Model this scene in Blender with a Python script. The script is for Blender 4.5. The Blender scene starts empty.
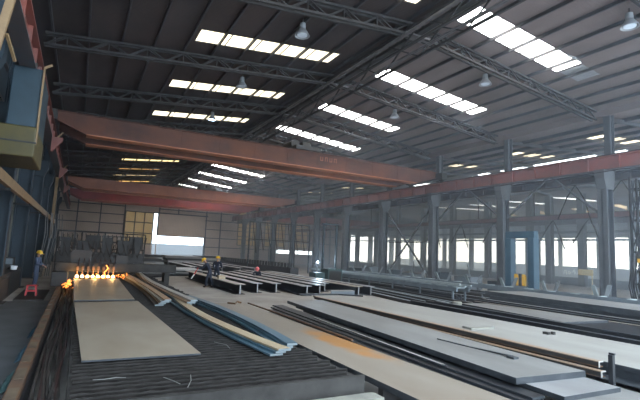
import bpy, bmesh, math, random
from mathutils import Vector, Matrix, Euler
random.seed(7)
sc = bpy.context.scene
COL = sc.collection
V = Vector
PI = math.pi

# ------------------------------------------------------------------ materials
def mat(name, col, rough=.7, metal=0.0, col2=None, scale=3.0, stretch=(1, 1, 1), bump=0.0, lo=.35, hi=.65, detail=6, emit=None, estr=0.0, spec=.5):
    m = bpy.data.materials.new(name); m.use_nodes = True
    nt = m.node_tree; b = nt.nodes['Principled BSDF']
    b.inputs['Roughness'].default_value = rough
    b.inputs['Metallic'].default_value = metal
    b.inputs['Specular IOR Level'].default_value = spec
    b.inputs['Base Color'].default_value = (*col, 1)
    if col2 is not None:
        tc = nt.nodes.new('ShaderNodeTexCoord'); mp = nt.nodes.new('ShaderNodeMapping')
        nz = nt.nodes.new('ShaderNodeTexNoise'); rp = nt.nodes.new('ShaderNodeValToRGB')
        mp.inputs['Scale'].default_value = stretch
        nz.inputs['Scale'].default_value = scale; nz.inputs['Detail'].default_value = detail
        nz.inputs['Roughness'].default_value = .62
        rp.color_ramp.elements[0].position = lo; rp.color_ramp.elements[0].color = (*col, 1)
        rp.color_ramp.elements[1].position = hi; rp.color_ramp.elements[1].color = (*col2, 1)
        nt.links.new(tc.outputs['Object'], mp.inputs['Vector']); nt.links.new(mp.outputs['Vector'], nz.inputs['Vector'])
        nt.links.new(nz.outputs['Fac'], rp.inputs['Fac']); nt.links.new(rp.outputs['Color'], b.inputs['Base Color'])
        if bump:
            bp = nt.nodes.new('ShaderNodeBump'); bp.inputs['Strength'].default_value = bump; bp.inputs['Distance'].default_value = .02
            nt.links.new(nz.outputs['Fac'], bp.inputs['Height']); nt.links.new(bp.outputs['Normal'], b.inputs['Normal'])
    if emit is not None:
        b.inputs['Emission Color'].default_value = (*emit, 1); b.inputs['Emission Strength'].default_value = estr
    return m

def corrugate(m, axis, freq, strength=.5):
    nt = m.node_tree; b = nt.nodes['Principled BSDF']
    tc = nt.nodes.new('ShaderNodeTexCoord'); wv = nt.nodes.new('ShaderNodeTexWave'); bp = nt.nodes.new('ShaderNodeBump')
    wv.bands_direction = axis; wv.inputs['Scale'].default_value = freq
    bp.inputs['Strength'].default_value = strength; bp.inputs['Distance'].default_value = .05
    nt.links.new(tc.outputs['Object'], wv.inputs['Vector']); nt.links.new(wv.outputs['Fac'], bp.inputs['Height'])
    nt.links.new(bp.outputs['Normal'], b.inputs['Normal'])
    return m

M = {}
M['floor'] = mat('floor_concrete', (.28, .25, .222), .75, 0, (.41, .378, .34), .6, bump=.15)
M['walkway'] = mat('shaded_dark_floor', (.075, .078, .08), .5, 0, (.12, .125, .13), 1.2, bump=.1)  # dark floor tone with the left side's weaker light put into it
M['ground'] = mat('outside_ground', (.2, .205, .21), .9, 0, (.27, .27, .27), .3)
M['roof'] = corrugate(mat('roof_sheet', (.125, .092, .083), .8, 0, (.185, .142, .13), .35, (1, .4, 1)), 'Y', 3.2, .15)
M['roofrustshade'] = corrugate(mat('shaded_rusty_roof_sheet', (.022, .014, .012), .85, 0, (.052, .034, .028), .4, (1, .4, 1)), 'Y', 3.2, .15)  # rust brown left slope, darkened further to carry its shade in the colour
M['purlin'] = mat('purlin_steel', (.035, .035, .04), .6, .3, (.06, .055, .055), 2)
M['truss'] = mat('truss_steel', (.016, .014, .014), .8, .05, (.035, .031, .03), 2)
M['pipe'] = mat('ridge_pipe', (.16, .15, .15), .5, .3, (.1, .09, .09), 2)
M['wallback'] = corrugate(mat('back_cladding', (.55, .44, .37), .8, 0, (.65, .53, .45), .4), 'X', 1.2, .3)
M['wallright'] = mat('blue_grey_cladding', (.09, .12, .15), .8, 0, (.13, .16, .19), .4)
M['girt'] = mat('girt_steel', (.06, .06, .065), .7)
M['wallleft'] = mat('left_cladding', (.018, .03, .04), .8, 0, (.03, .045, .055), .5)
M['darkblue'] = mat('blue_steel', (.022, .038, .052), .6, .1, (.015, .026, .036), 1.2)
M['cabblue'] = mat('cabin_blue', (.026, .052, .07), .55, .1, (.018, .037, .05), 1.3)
M['yellow'] = mat('faded_yellow', (.085, .066, .014), .6, 0, (.06, .046, .013), 1.5)
M['beige'] = mat('beige_paint', (.26, .165, .075), .6, 0, (.18, .11, .055), 2)
M['column'] = mat('column_steel', (.055, .06, .068), .65, .05, (.085, .088, .092), 1.2)
M['colblue'] = mat('machine_blue', (.018, .055, .09), .55, .1, (.03, .08, .115), 1.2)
M['runway'] = mat('red_oxide_paint', (.24, .065, .045), .65, 0, (.15, .06, .05), 1.0)
M['runway2'] = mat('grey_runway', (.07, .075, .085), .65, .1, (.10, .07, .065), 1.0)
M['crane'] = mat('orange_crane_paint', (.13, .040, .017), .7, 0, (.06, .022, .014), .5, (1, 1, 1.5))
M['flangelit'] = mat('lit_orange_flange', (.46, .16, .07), .6, 0, (.36, .11, .05), .7)  # light bounced from the floor onto the girder underside, painted as brighter orange
M['crane2'] = mat('orange_red_crane_paint', (.34, .12, .06), .55, 0, (.24, .08, .045), .7)
M['crane3'] = mat('red_crane_paint', (.40, .05, .04), .55, 0, (.28, .04, .035), .7)
M['dark'] = mat('dark_steel', (.020, .018, .017), .65, .1, (.036, .032, .029), 2)
M['black'] = mat('black_steel', (.012, .013, .015), .5, .2, (.022, .023, .026), 2)
M['plate'] = mat('mill_plate', (.25, .24, .235), .42, .25, (.36, .35, .34), .8, (1, .35, 1), spec=.5)
M['plateblue'] = mat('blue_grey_plate', (.165, .157, .145), .5, .1, (.24, .23, .215), .9, (1, .4, 1))
M['platepale'] = mat('pale_plate', (.26, .243, .215), .55, .05, (.34, .322, .29), .7, (1, .35, 1))
M['platetan'] = mat('tan_plate', (.225, .18, .13), .5, .1, (.29, .245, .19), 1.0, (1, .5, 1))
M['platerust'] = mat('grey_tan_plate', (.20, .158, .118), .5, .1, (.25, .21, .165), .7, (1, .4, 1))
def stain(m, centre, size, col):
    nt = m.node_tree; b = nt.nodes['Principled BSDF']; src = b.inputs['Base Color'].links[0].from_socket
    tc = nt.nodes.new('ShaderNodeTexCoord'); mp = nt.nodes.new('ShaderNodeMapping'); mp.vector_type = 'TEXTURE'
    mp.inputs['Location'].default_value = centre; mp.inputs['Scale'].default_value = size
    gr = nt.nodes.new('ShaderNodeTexGradient'); gr.gradient_type = 'SPHERICAL'; nz = nt.nodes.new('ShaderNodeTexNoise'); nz.inputs['Scale'].default_value = 2.2; nz.inputs['Detail'].default_value = 8
    mu = nt.nodes.new('ShaderNodeMath'); mu.operation = 'MULTIPLY'; rp = nt.nodes.new('ShaderNodeValToRGB'); rp.color_ramp.elements[0].position = .12; rp.color_ramp.elements[1].position = .34
    mx = nt.nodes.new('ShaderNodeMix'); mx.data_type = 'RGBA'
    L = nt.links; L.new(tc.outputs['Object'], mp.inputs['Vector']); L.new(mp.outputs['Vector'], gr.inputs['Vector']); L.new(tc.outputs['Object'], nz.inputs['Vector'])
    L.new(gr.outputs['Fac'], mu.inputs[0]); L.new(nz.outputs['Fac'], mu.inputs[1]); L.new(mu.outputs[0], rp.inputs['Fac']); L.new(rp.outputs['Color'], mx.inputs['Factor'])
    L.new(src, mx.inputs['A']); mx.inputs['B'].default_value = (*col, 1); L.new(mx.outputs['Result'], b.inputs['Base Color'])
stain(M['platerust'], (.35, -.7, .03), (.55, 2.6, 1), (.36, .16, .04))
M['edge'] = mat('plate_edge', (.03, .034, .04), .5, .3, (.055, .06, .065), 3)
M['boardtan'] = mat('board_tan', (.34, .29, .19), .6)
M['padtan'] = mat('worn_tan_metal', (.15, .108, .07), .7, .1, (.08, .055, .036), 4)
M['rust'] = mat('rusty_steel', (.17, .085, .04), .75, .1, (.08, .05, .035), 3)
M['rustpale'] = mat('rust_tinted_strip', (.30, .24, .18), .5, .15, (.36, .21, .12), 1.5, (1, .4, 1))
M['brightcut'] = mat('bright_cut_edge', (.5, .48, .44), .45, .3)
M['teal'] = mat('teal_strip', (.045, .095, .13), .45, .25, (.075, .14, .18), 2, (1, .3, 1))
M['striptan'] = mat('tan_strip', (.42, .34, .22), .5, .15, (.36, .26, .16), 2, (1, .3, 1))
M['stripend'] = mat('strip_end', (.17, .195, .20), .5, .2)
M['strip_end_dull'] = mat('dull_cut_wire', (.16, .155, .14), .6, .1)
M['slat'] = mat('cutting_slat', (.010, .008, .007), .85, 0, (.024, .020, .018), 5, spec=.15)
M['slatlip'] = mat('worn_slat_edge', (.016, .014, .012), .8, .05, (.038, .034, .031), 4, spec=.2)
M['bedframe'] = mat('bed_frame', (.024, .022, .020), .7, .1, (.05, .046, .042), 2, spec=.2)
M['ledge'] = mat('pale_ledge', (.26, .25, .20), .6, .1, (.18, .17, .15), 3)
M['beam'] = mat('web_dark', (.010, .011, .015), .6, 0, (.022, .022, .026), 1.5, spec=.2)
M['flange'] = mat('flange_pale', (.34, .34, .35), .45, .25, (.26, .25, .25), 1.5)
M['flangetan'] = mat('flange_tan', (.42, .36, .28), .5, .2, (.30, .28, .26), 1.2)
M['racks'] = mat('rack_steel', (.16, .19, .21), .5, .2, (.10, .12, .14), 1.5)
M['rackpale'] = mat('pale_bar', (.34, .39, .40), .45, .2, (.26, .30, .31), 1.5)
M['greenbox'] = mat('dark_green_paint', (.035, .075, .075), .6, 0, (.05, .09, .09), 1.5)
M['cloth'] = mat('navy_workwear', (.012, .016, .03), .9, 0, (.02, .024, .04), 8)
M['clothblue'] = mat('blue_workwear', (.06, .085, .15), .9, 0, (.09, .12, .19), 8)
M['skin'] = mat('skin', (.48, .27, .19), .6)
M['hat'] = mat('yellow_helmet', (.85, .50, .02), .35)
M['hatpink'] = mat('pink_helmet', (.80, .16, .16), .35)
M['boot'] = mat('boot_leather', (.01, .01, .011), .6)
M['eye'] = mat('eye_dark', (.01, .008, .007), .3)
M['red'] = mat('red_plastic', (.55, .03, .035), .45)
M['white'] = mat('white_plastic', (.75, .76, .78), .5)
M['yellowbright'] = mat('bright_yellow', (.75, .42, .04), .5)
M['cable'] = mat('brown_cable', (.06, .044, .035), .8, 0, (.02, .015, .013), 5)
M['cablered'] = mat('red_brown_cable', (.045, .018, .014), .8)
M['cablewhite'] = mat('pale_cable', (.16, .16, .165), .8)
M['lamp'] = mat('lamp_aluminium', (.30, .31, .32), .4, .3)
M['lampglass'] = mat('lamp_glass', (.6, .65, .7), .3)
M['lamplit'] = mat('lit_lamp', (.6, .7, .9), .3, emit=(.55, .75, 1), estr=25)
M['flame'] = mat('flame', (1, .6, .2), .5, emit=(1, .66, .30), estr=16)
M['flameorange'] = mat('flame_orange', (1, .4, .1), .5, emit=(1, .30, .05), estr=5)
M['arc'] = mat('welding_arc', (.8, .9, 1), .5, emit=(.6, .82, 1), estr=30)
M['sky_cool'] = mat('skylight_clear', (.7, .75, .8), .5, emit=(1.0, .985, .96), estr=18)
M['sky_warm'] = mat('skylight_yellowed', (.7, .65, .5), .5, emit=(1, .90, .66), estr=2.8)
M['sky_yellow'] = mat('skylight_yellow', (.6, .5, .2), .5, emit=(1, .80, .40), estr=2.6)
M['sky_orange'] = mat('skylight_amber', (.6, .4, .15), .5, emit=(1, .55, .15), estr=2.4)
M['sky_ridge'] = mat('skylight_ridge', (.7, .75, .8), .5, emit=(.86, .94, 1.0), estr=6)
M['pane'] = mat('yellowed_pane', (.45, .34, .16), .6, 0, (.52, .42, .22), .8, emit=(1, .68, .30), estr=.16)
M['torn'] = mat('torn_sheet', (.28, .28, .29), .6, .2, (.2, .2, .2), 3)
M['sign'] = mat('blue_hoarding', (.08, .125, .18), .7)
M['signwhite'] = mat('white_lettering', (.85, .88, .9), .6)
M['facade'] = mat('grey_facade', (.20, .22, .24), .8, 0, (.23, .25, .27), .3)

# ------------------------------------------------------------------ mesh builder
ORG = {}
class MB:
    def __init__(s): s.v = []; s.f = []; s.mi = []
    def add(s, vs, fs, mi=0):
        b = len(s.v); s.v += [tuple(v) for v in vs]
        for f in fs: s.f.append([b + i for i in f]); s.mi.append(mi)
        return s
    def box(s, x0, x1, y0, y1, z0, z1, mi=0, rot=0, piv=None):
        vs = [V((x, y, z)) for z in (z0, z1) for y in (y0, y1) for x in (x0, x1)]
        if rot:
            p = V(piv) if piv else V(((x0 + x1) / 2, (y0 + y1) / 2, 0)); R = Matrix.Rotation(rot, 3, 'Z')
            vs = [R @ (v - p) + p for v in vs]
        return s.add(vs, [(0, 2, 3, 1), (4, 5, 7, 6), (0, 1, 5, 4), (2, 6, 7, 3), (0, 4, 6, 2), (1, 3, 7, 5)], mi)
    def bar(s, a, b, w, h=None, mi=0, up=(0, 0, 1)):
        h = h or w; a = V(a); b = V(b); d = (b - a).normalized(); u = V(up)
        if abs(d.dot(u)) > .98: u = V((0, 1, 0))
        sx = d.cross(u).normalized(); sz = sx.cross(d)
        vs = [p + sx * (i * w / 2) + sz * (j * h / 2) for p in (a, b) for j in (-1, 1) for i in (-1, 1)]
        return s.add(vs, [(0, 2, 3, 1), (4, 5, 7, 6), (0, 1, 5, 4), (2, 6, 7, 3), (0, 4, 6, 2), (1, 3, 7, 5)], mi)
    def cyl(s, a, b, r0, r1=None, n=12, mi=0):
        r1 = r0 if r1 is None else r1; a = V(a); b = V(b); d = (b - a).normalized()
        u = V((0, 0, 1)) if abs(d.z) < .9 else V((1, 0, 0)); x = d.cross(u).normalized(); y = d.cross(x)
        vs = []
        for p, r in ((a, r0), (b, r1)):
            for k in range(n):
                t = 2 * PI * k / n; vs.append(p + x * r * math.cos(t) + y * r * math.sin(t))
        fs = [(k, (k + 1) % n, n + (k + 1) % n, n + k) for k in range(n)] + [tuple(range(n - 1, -1, -1)), tuple(range(n, 2 * n))]
        return s.add(vs, fs, mi)
    def tube(s, pts, r, n=6, mi=0):
        P = [V(p) for p in pts]; vs = []
        for i, p in enumerate(P):
            d = (P[min(i + 1, len(P) - 1)] - P[max(i - 1, 0)]).normalized()
            u = V((0, 0, 1)) if abs(d.z) < .9 else V((1, 0, 0)); x = d.cross(u).normalized(); y = d.cross(x)
            for k in range(n):
                t = 2 * PI * k / n; vs.append(p + x * r * math.cos(t) + y * r * math.sin(t))
        fs = [(i * n + k, i * n + (k + 1) % n, (i + 1) * n + (k + 1) % n, (i + 1) * n + k) for i in range(len(P) - 1) for k in range(n)]
        fs += [tuple(range(n - 1, -1, -1)), tuple(range((len(P) - 1) * n, len(P) * n))]
        return s.add(vs, fs, mi)
    def lathe(s, c, prof, n=20, mi=0):
        c = V(c); vs = []; m = len(prof)
        for r, z in prof:
            for k in range(n):
                t = 2 * PI * k / n; vs.append(c + V((r * math.cos(t), r * math.sin(t), z)))
        fs = [(i * n + k, i * n + (k + 1) % n, (i + 1) * n + (k + 1) % n, (i + 1) * n + k) for i in range(m - 1) for k in range(n)]
        return s.add(vs, fs, mi)
    def prism(s, poly, z0, z1, mi=0, mside=None):
        n = len(poly); vs = [(x, y, z0) for x, y in poly] + [(x, y, z1) for x, y in poly]
        s.add(vs, [tuple(range(n - 1, -1, -1)), tuple(range(n, 2 * n))], mi)
        return s.add(vs, [(k, (k + 1) % n, n + (k + 1) % n, n + k) for k in range(n)], mi if mside is None else mside)
    def extr(s, prof, axis, a, b, mi=0):
        # profile in the plane normal to axis, extruded from a to b
        n = len(prof)
        if axis == 'Y': vs = [(x, t, z) for t in (a, b) for x, z in prof]
        else: vs = [(t, y, z) for t in (a, b) for y, z in prof]
        return s.add(vs, [tuple(range(n)), tuple(range(2 * n - 1, n - 1, -1))] + [(k, n + k, n + (k + 1) % n, (k + 1) % n) for k in range(n)], mi)
    def slab(s, q, t, mi=0):
        q = [V(p) for p in q]; lo = [p - V((0, 0, t)) for p in q]
        return s.add(q + lo, [(0, 1, 2, 3), (7, 6, 5, 4)] + [(k, 4 + k, 4 + (k + 1) % 4, (k + 1) % 4) for k in range(4)], mi)
    def build(s, name, m, parent=None, smooth=False, loc=None, bevel=0):
        o0 = ORG.get(parent.name, V((0, 0, 0))) if parent else (V(loc) if loc else V((0, 0, 0)))
        me = bpy.data.meshes.new(name)
        me.from_pydata([V(v) - o0 for v in s.v], [], s.f)
        ms = m if isinstance(m, (list, tuple)) else [m]
        for k in ms: me.materials.append(M[k])
        me.polygons.foreach_set('material_index', s.mi)
        bm = bmesh.new(); bm.from_mesh(me); bmesh.ops.recalc_face_normals(bm, faces=bm.faces); bm.to_mesh(me); bm.free()
        if smooth: me.polygons.foreach_set('use_smooth', [True] * len(me.polygons))
        o = bpy.data.objects.new(name, me); COL.objects.link(o)
        if parent: o.parent = parent; ORG[o.name] = o0
        else: o.location = o0; ORG[o.name] = o0
        if bevel:
            bv = o.modifiers.new('bevel', 'BEVEL'); bv.width = bevel; bv.segments = 2; bv.limit_method = 'ANGLE'
        return o

def tag(o, label=None, cat=None, group=None, kind=None):
    if label: o['label'] = label
    if cat: o['category'] = cat
    if group: o['group'] = group
    if kind: o['kind'] = kind
    return o
def thing(name, loc, label, cat, group=None):
    o = bpy.data.objects.new(name, None); COL.objects.link(o); o.location = loc; o.empty_display_size = .2
    ORG[o.name] = V(loc); return tag(o, label, cat, group)
def struct(name, mb, m, **k): return tag(mb.build(name, m, **k), kind='structure')
def copy_tree(o, loc=None, parent=None):
    c = o.copy(); COL.objects.link(c)
    if parent: c.parent = parent
    ORG[c.name] = V(loc) if loc is not None else ORG.get(o.name, V((0, 0, 0)))
    if loc is not None: c.location = loc
    for ch in list(o.children): copy_tree(ch, None, c)
    return c
ORD = ['first', 'second', 'third', 'fourth', 'fifth', 'sixth', 'seventh', 'eighth', 'ninth', 'tenth', 'eleventh', 'twelfth', 'thirteenth', 'fourteenth']

# ------------------------------------------------------------------ constants of the hall (metres)
XL, XM, XR, XF, XO = -3.4, 11.4, 24.0, 48.0, 72.0
YB, Y0 = 78.0, -1.0
ZR, SL = 12.0, .10
def zroof(x): return ZR - SL * abs(x - XM)
BAY = 6.4
COLY = [13.2 + BAY * k for k in range(10)]
ZA, XA, SA = 11.3, 36.0, .075
def zaisle(x): return ZA - SA * abs(x - XA)

# ------------------------------------------------------------------ setting
struct('floor', MB().box(XL - .3, XO + .3, Y0, YB + .2, -.2, 0), 'floor')
struct('floor_walkway', MB().box(XL, -.68, Y0, 20.3, 0, .012), 'walkway')
struct('ground', MB().box(XL - 30, XO + 60, YB + .2, YB + 60, -.25, -.05).box(XO + .3, XO + 60, Y0 - 20, YB + .2, -.25, -.05), 'ground')

SKY_Y = [11.8 + BAY * k for k in range(10)]
HW = .62
left_strips = {k: (3.6, 10.2) for k in range(0, 10)}
left_strips.update({0: (3.6, 10.4), 5: (3.3, 7.2), 7: (3.3, 8.0), 9: (3.4, 8.4), 6: (3.2, 9.0), 8: (3.2, 8.6)})
right_strips = {k: (12.7, 19.0) for k in range(-1, 10)}
right_strips.update({0: (12.5, 18.9), 1: (12.8, 20.3), 2: (12.8, 19.0), 3: (12.7, 20.0), 4: (12.7, 20.4)})
aisle_strips = {0: (28.0, 34.2), 1: (28.0, 34.0), 2: (28.2, 32.0), 3: (28.2, 32.0), 4: (28.4, 33.5), 5: (28.4, 32.6), 6: (27.4, 31.4), 7: (27.4, 31.4)}
aisle_right = {0: (38.8, 41.6), 1: (38.8, 41.6), 2: (38.8, 41.4), 3: (38.6, 41.4), 4: (38.6, 41.4), 5: (38.6, 41.4)}
def zouter(x): return 11.25 - SA * abs(x - 60)
outer_strips = {0: (57.0, 61.0), 1: (57.5, 60.5), 2: (56.5, 61), 3: (57, 61)}
outer_far = {0: (65.3, 69.3), 1: (66, 69.6), 2: (65, 69), 3: (65.5, 69)}
OY = lambda k: 34.6 + 6.4 * k
AR = lambda k: 20.2 + 5.6 * k
def roof_half(mb, xa, xb, strips, ys, zf, y0, y1, t=.08, mi=0):
    cuts = sorted(((ys(k) - HW, ys(k) + HW, *s) for k, s in strips.items()))
    y = y0
    def q(x0, x1, ya, yb): mb.slab([(x0, ya, zf(x0)), (x1, ya, zf(x1)), (x1, yb, zf(x1)), (x0, yb, zf(x0))], t, mi)
    for a, b, s0, s1 in cuts:
        if a > y: q(xa, xb, y, a)
        q(xa, s0, a, b); q(s1, xb, a, b); y = b
    q(xa, xb, y, y1)
mb = MB()
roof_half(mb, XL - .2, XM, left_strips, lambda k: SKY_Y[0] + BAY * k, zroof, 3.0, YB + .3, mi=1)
roof_half(mb, XM, XR + .3, right_strips, lambda k: SKY_Y[0] + BAY * k, zroof, 3.0, YB + .3)
AY = lambda k: 16.7 + 6.3 * k
roof_half(mb, XR + .3, XA, aisle_strips, AY, zaisle, 3.0, YB + .3)
roof_half(mb, XA, XF + .4, aisle_right, AR, zaisle, 3.0, YB + .3)
roof_half(mb, XF + .4, 63, outer_strips, OY, zouter, 3.0, YB + .3)
roof_half(mb, 63, XO + .4, outer_far, OY, zouter, 3.0, YB + .3)
mb.box(XR + .25, XR + .35, 3, YB, zaisle(XR) - .1, zroof(XR) + .05)
struct('ceiling', mb, ['roof', 'roofrustshade'])

# skylights: each strip is a thing of glazing and frame
def skylight(x0, x1, y, zf, m, label, group):
    t = thing('skylight', ((x0 + x1) / 2, y, zf((x0 + x1) / 2)), label, 'skylight', group)
    MB().slab([(x0, y - HW, zf(x0) - .03), (x1, y - HW, zf(x1) - .03), (x1, y + HW, zf(x1) - .03), (x0, y + HW, zf(x0) - .03)], .02).build('glazing', m, t)
    f = MB(); n = max(2, round((x1 - x0) / 1.25))
    for i in range(n + 1):
        x = x0 + (x1 - x0) * i / n; w = .035 if 0 < i < n else .03
        f.bar((x, y - HW, zf(x) - .06), (x, y + HW, zf(x) - .06), w, .05)
    for yy in (y - HW, y + HW): f.bar((x0, yy, zf(x0) - .06), (x1, yy, zf(x1) - .06), .05, .05)
    f.build('glazing_bars', 'purlin', t); return t
n = 0
for k, (a, b) in left_strips.items():
    m = 'sky_orange' if k in (5, 7, 9) else 'sky_yellow' if k > 4 else 'sky_warm'
    nm = {0: 'yellowed roof skylight strip cut by the top edge of the view, left slope', 1: 'nearest full warm white skylight strip on the left roof slope'}.get(k, f'{ORD[k-1]} skylight strip from the front on the left roof slope, ' + ('dim amber panes' if m == 'sky_orange' else 'yellow panes' if k > 4 else 'warm white panes'))
    skylight(a, b, SKY_Y[k], zroof, m, nm, 'skylight strips in the left roof slope')
for k, (a, b) in right_strips.items():
    if k < 0: continue
    nm = {0: 'largest glaring white skylight strip with a torn sheet at its end, right slope'}.get(k, f'{ORD[k]} glaring cool white skylight strip from the front on the right roof slope')
    skylight(a, b, 11.8 + BAY * k, zroof, 'sky_cool', nm, 'skylight strips in the right roof slope')
for k, (a, b) in aisle_strips.items():
    skylight(a, b, AY(k), zaisle, 'sky_warm', f'{ORD[k]} small skylight from the front in the near slope of the right aisle roof', 'skylights in the right aisle roof')
for j, (k, (a, b)) in enumerate(aisle_right.items()):
    skylight(a, b, AR(k), zaisle, 'sky_warm', f'{ORD[j]} small skylight from the front in the far slope of the aisle roof', 'skylights in the right aisle roof')
for k in range(4):
    skylight(*outer_strips[k], OY(k), zouter, 'sky_warm', f'{ORD[k]} distant skylight from the front in the hazy outer bay roof, nearer row', 'skylights in the outer bay roof')
    skylight(*outer_far[k], OY(k), zouter, 'sky_warm', f'{ORD[k]} distant skylight from the front in the hazy outer bay roof, farther row', 'skylights in the outer bay roof')
# long ridge lights of the aisle
for (ya, yb, lab) in ((18.1, 19.6, 'short bright strip light on the aisle ridge right of the near column'), (20.4, 29.6, 'long continuous white strip light along the aisle ridge above the runway'), (31, 33.4, 'short white strip light on the aisle ridge left of the second column'), (39.5, 42.5, 'faint short strip light far along the aisle ridge')):
    t = thing('strip_light', (XA, (ya + yb) / 2, ZA - .2), lab, 'light', 'strip lights along the aisle ridge')
    MB().box(XA - .2, XA + .2, ya, yb, ZA - .2, ZA - .1).build('housing', 'racks', t)
    MB().box(XA - .17, XA + .17, ya + .05, yb - .05, ZA - .24, ZA - .2).build('diffuser', 'sky_ridge', t)

# torn sheet by the biggest skylight
t = thing('torn_roof_sheet', (19.6, 11.5, 11.1), 'grey torn roof sheet hanging at the end of the largest skylight', 'sheet')
s = MB()
for i in range(6):
    x = 18.95 + i * .22
    s.slab([(x, 11.2, zroof(x) - .12 - .03 * (i % 2)), (x + .22, 11.2, zroof(x) - .12 - .03 * ((i + 1) % 2)), (x + .22, 12.25, zroof(x) - .12), (x, 12.25, zroof(x) - .10)], .02)
s.build('corrugated_sheet', 'torn', t)
MB().slab([(17.5, 10.7, 10.95), (18.1, 10.75, 10.9), (18.0, 11.15, 11.2), (17.6, 11.2, 11.22)], .02).build('loose_flap', 'lamp', t)

# purlins
n = 1
for side in (-1, 1):
    L = (XM - XL) if side < 0 else (XR - XM)
    for j in range(12):
        d = .55 + 1.25 * j
        if d > L - .2: break
        x = XM + side * d
        struct(f'trim_{n}', MB().box(x - .035, x + .035, 3.2, YB, zroof(x) - .24, zroof(x) - .10), 'purlin'); n += 1
for x in (26, 28, 30, 32, 34, 38, 40, 42, 44, 46):
    struct(f'trim_{n}', MB().box(x - .05, x + .05, 5, YB, zaisle(x) - .3, zaisle(x) - .1), 'purlin'); n += 1
for k in range(9):
    y = 13.2 + BAY * k
    for (xa, xb) in ((XR + .4, XA), (XA, XF)):
        struct(f'trim_{n}', MB().bar((xa, y, zaisle(xa) - .3), (xb, y, zaisle(xb) - .3), .14, .2), 'purlin'); n += 1

# roof trusses
def truss(y, label):
    t = thing('roof_truss', (XM, y, 10.2), label, 'roof truss', 'lattice trusses under the main roof')
    dz0, dz1 = .27, .74
    for nm, dz in (('top_chord', dz0), ('bottom_chord', dz1)):
        c = MB()
        for yy in (y - .12, y + .12):
            c.bar((-1.9, yy, zroof(-1.9) - dz), (XM, yy, ZR - dz), .09, .09); c.bar((XM, yy, ZR - dz), (XR - .25, yy, zroof(XR - .25) - dz), .09, .09)
        c.build(nm, 'truss', t)
    w = MB(); xs = [-1.9 + (XR + 1.65) * i / 34 for i in range(35)]
    for i in range(34):
        a, b = xs[i], xs[i + 1]
        za, zb = (dz0, dz1) if i % 2 else (dz1, dz0)
        for yy in (y - .1, y + .1): w.bar((a, yy, zroof(a) - za), (b, yy, zroof(b) - zb), .045, .045)
        if i % 2: w.bar((a, y, zroof(a) - dz0), (a, y, zroof(a) - dz1), .045, .045)
    w.build('lattice', 'truss', t)
    g = MB(); g.box(XM - .7, XM + .7, y - .2, y + .2, ZR - .82, ZR - .74).box(XM - .3, XM + .3, y - .15, y + .15, ZR - .5, ZR - .34)
    g.build('gusset', 'pipe', t)
truss(7.1, 'roof truss cut by the top right corner of the view, nearest the camera')
for k, y in enumerate(COLY):
    truss(y + .3, f'{ORD[k]} full lattice roof truss from the front, spanning the main bay')

# ridge pipes and cable trays
for x, r, z, lab in ((10.75, .07, 11.15, 'grey pipe running along the left side of the roof ridge'), (11.15, .045, 10.95, 'thin pipe just left of the roof ridge line'), (11.75, .045, 10.95, 'thin pipe just right of the roof ridge line'), (12.15, .08, 11.2, 'thick grey pipe along the right side of the roof ridge')):
    tag(MB().cyl((x, 4, z), (x, 77, z), r, n=10).build('ridge_pipe', 'pipe', loc=(x, 40, z)), lab, 'pipe')
tr = thing('cable_tray', (11.45, 40, 11.3), 'dark perforated cable tray hung under the roof ridge', 'cable tray')
s = MB(); s.box(11.25, 11.65, 4, 77, 11.28, 11.3).box(11.25, 11.27, 4, 77, 11.3, 11.42).box(11.63, 11.65, 4, 77, 11.3, 11.42); s.build('tray', 'dark', tr)
s = MB()
for k in range(22):
    y = 5 + 3.2 * k
    for x in (11.26, 11.64): MB().bar((x, y, 11.4), (x, y, 11.85), .03).build('hanger', 'dark', tr)
for side, x in ((-1, 10.95), (1, 11.95)):
    t = thing('ridge_lattice_girder', (x, 40, 10.6), f'long dark lattice girder beside the ridge, {"left" if side < 0 else "right"} one of the two', 'girder')
    s = MB()
    for z in (10.75, 11.5): s.bar((x, 4, z), (x, 77, z), .09)
    s.build('chords', 'truss', t); s = MB()
    for k in range(57):
        y = 5 + 1.28 * k; s.bar((x, y, 10.75 if k % 2 else 11.5), (x, y + 1.28, 11.5 if k % 2 else 10.75), .05)
    s.build('lattice', 'truss', t)

# walls -------------------------------------------------------------
def wall_rects(rects, y0, y1):
    s = MB()
    for x0, x1, z0, z1 in rects: s.box(x0, x1, y0, y1, z0, z1)
    return s
# back wall of the main bay and aisle with openings
wb = wall_rects([(XL, 6.3, 0, 11.6), (6.3, 10.75, 0, 2.45), (6.3, 10.75, 7.7, 11.6), (10.75, 11.3, 7.7, 11.7), (11.3, 19.2, 3.95, 11.7), (19.2, 33.0, 0, 11.4), (33, 40.6, 0, 1.85), (33, 40.6, 2.5, 11.2), (40.6, XF, 0, 11.2), (11.3, 11.45, 0, 3.95)], YB, YB + .2)
struct('wall_back', wb, 'wallback')
s = MB()
for z in (2.4, 4.0, 5.5, 7.0, 8.4, 9.8):
    for a, b in (((XL, 6.2), (11.4, 47.5)) if z > 3.9 else ((XL, 6.2), (19.3, 32.9))): s.box(a, b, YB - .12, YB - .01, z - .07, z + .07)
for x in (-.5, 2.7, 6.2, 11.5, 14.6, 19.4, 22, 27.5, 31.5, 36, 40.8, 44.5): s.box(x - .09, x + .09, YB - .16, YB - .01, 0 if not 11.45 < x < 19.2 else 4.0, 10.6)
struct('trim_80', s, 'girt')
fr = thing('window_1', (8.5, YB, 2.45), None, None); fr['kind'] = 'structure'
MB().box(6.3, 10.7, YB + .02, YB + .06, 2.45, 7.7).build('pane', 'pane', fr)
s = MB()
for x in (6.35, 7.8, 9.25, 10.65): s.box(x - .08, x + .08, YB - .06, YB + .1, 2.45, 7.7)
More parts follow.
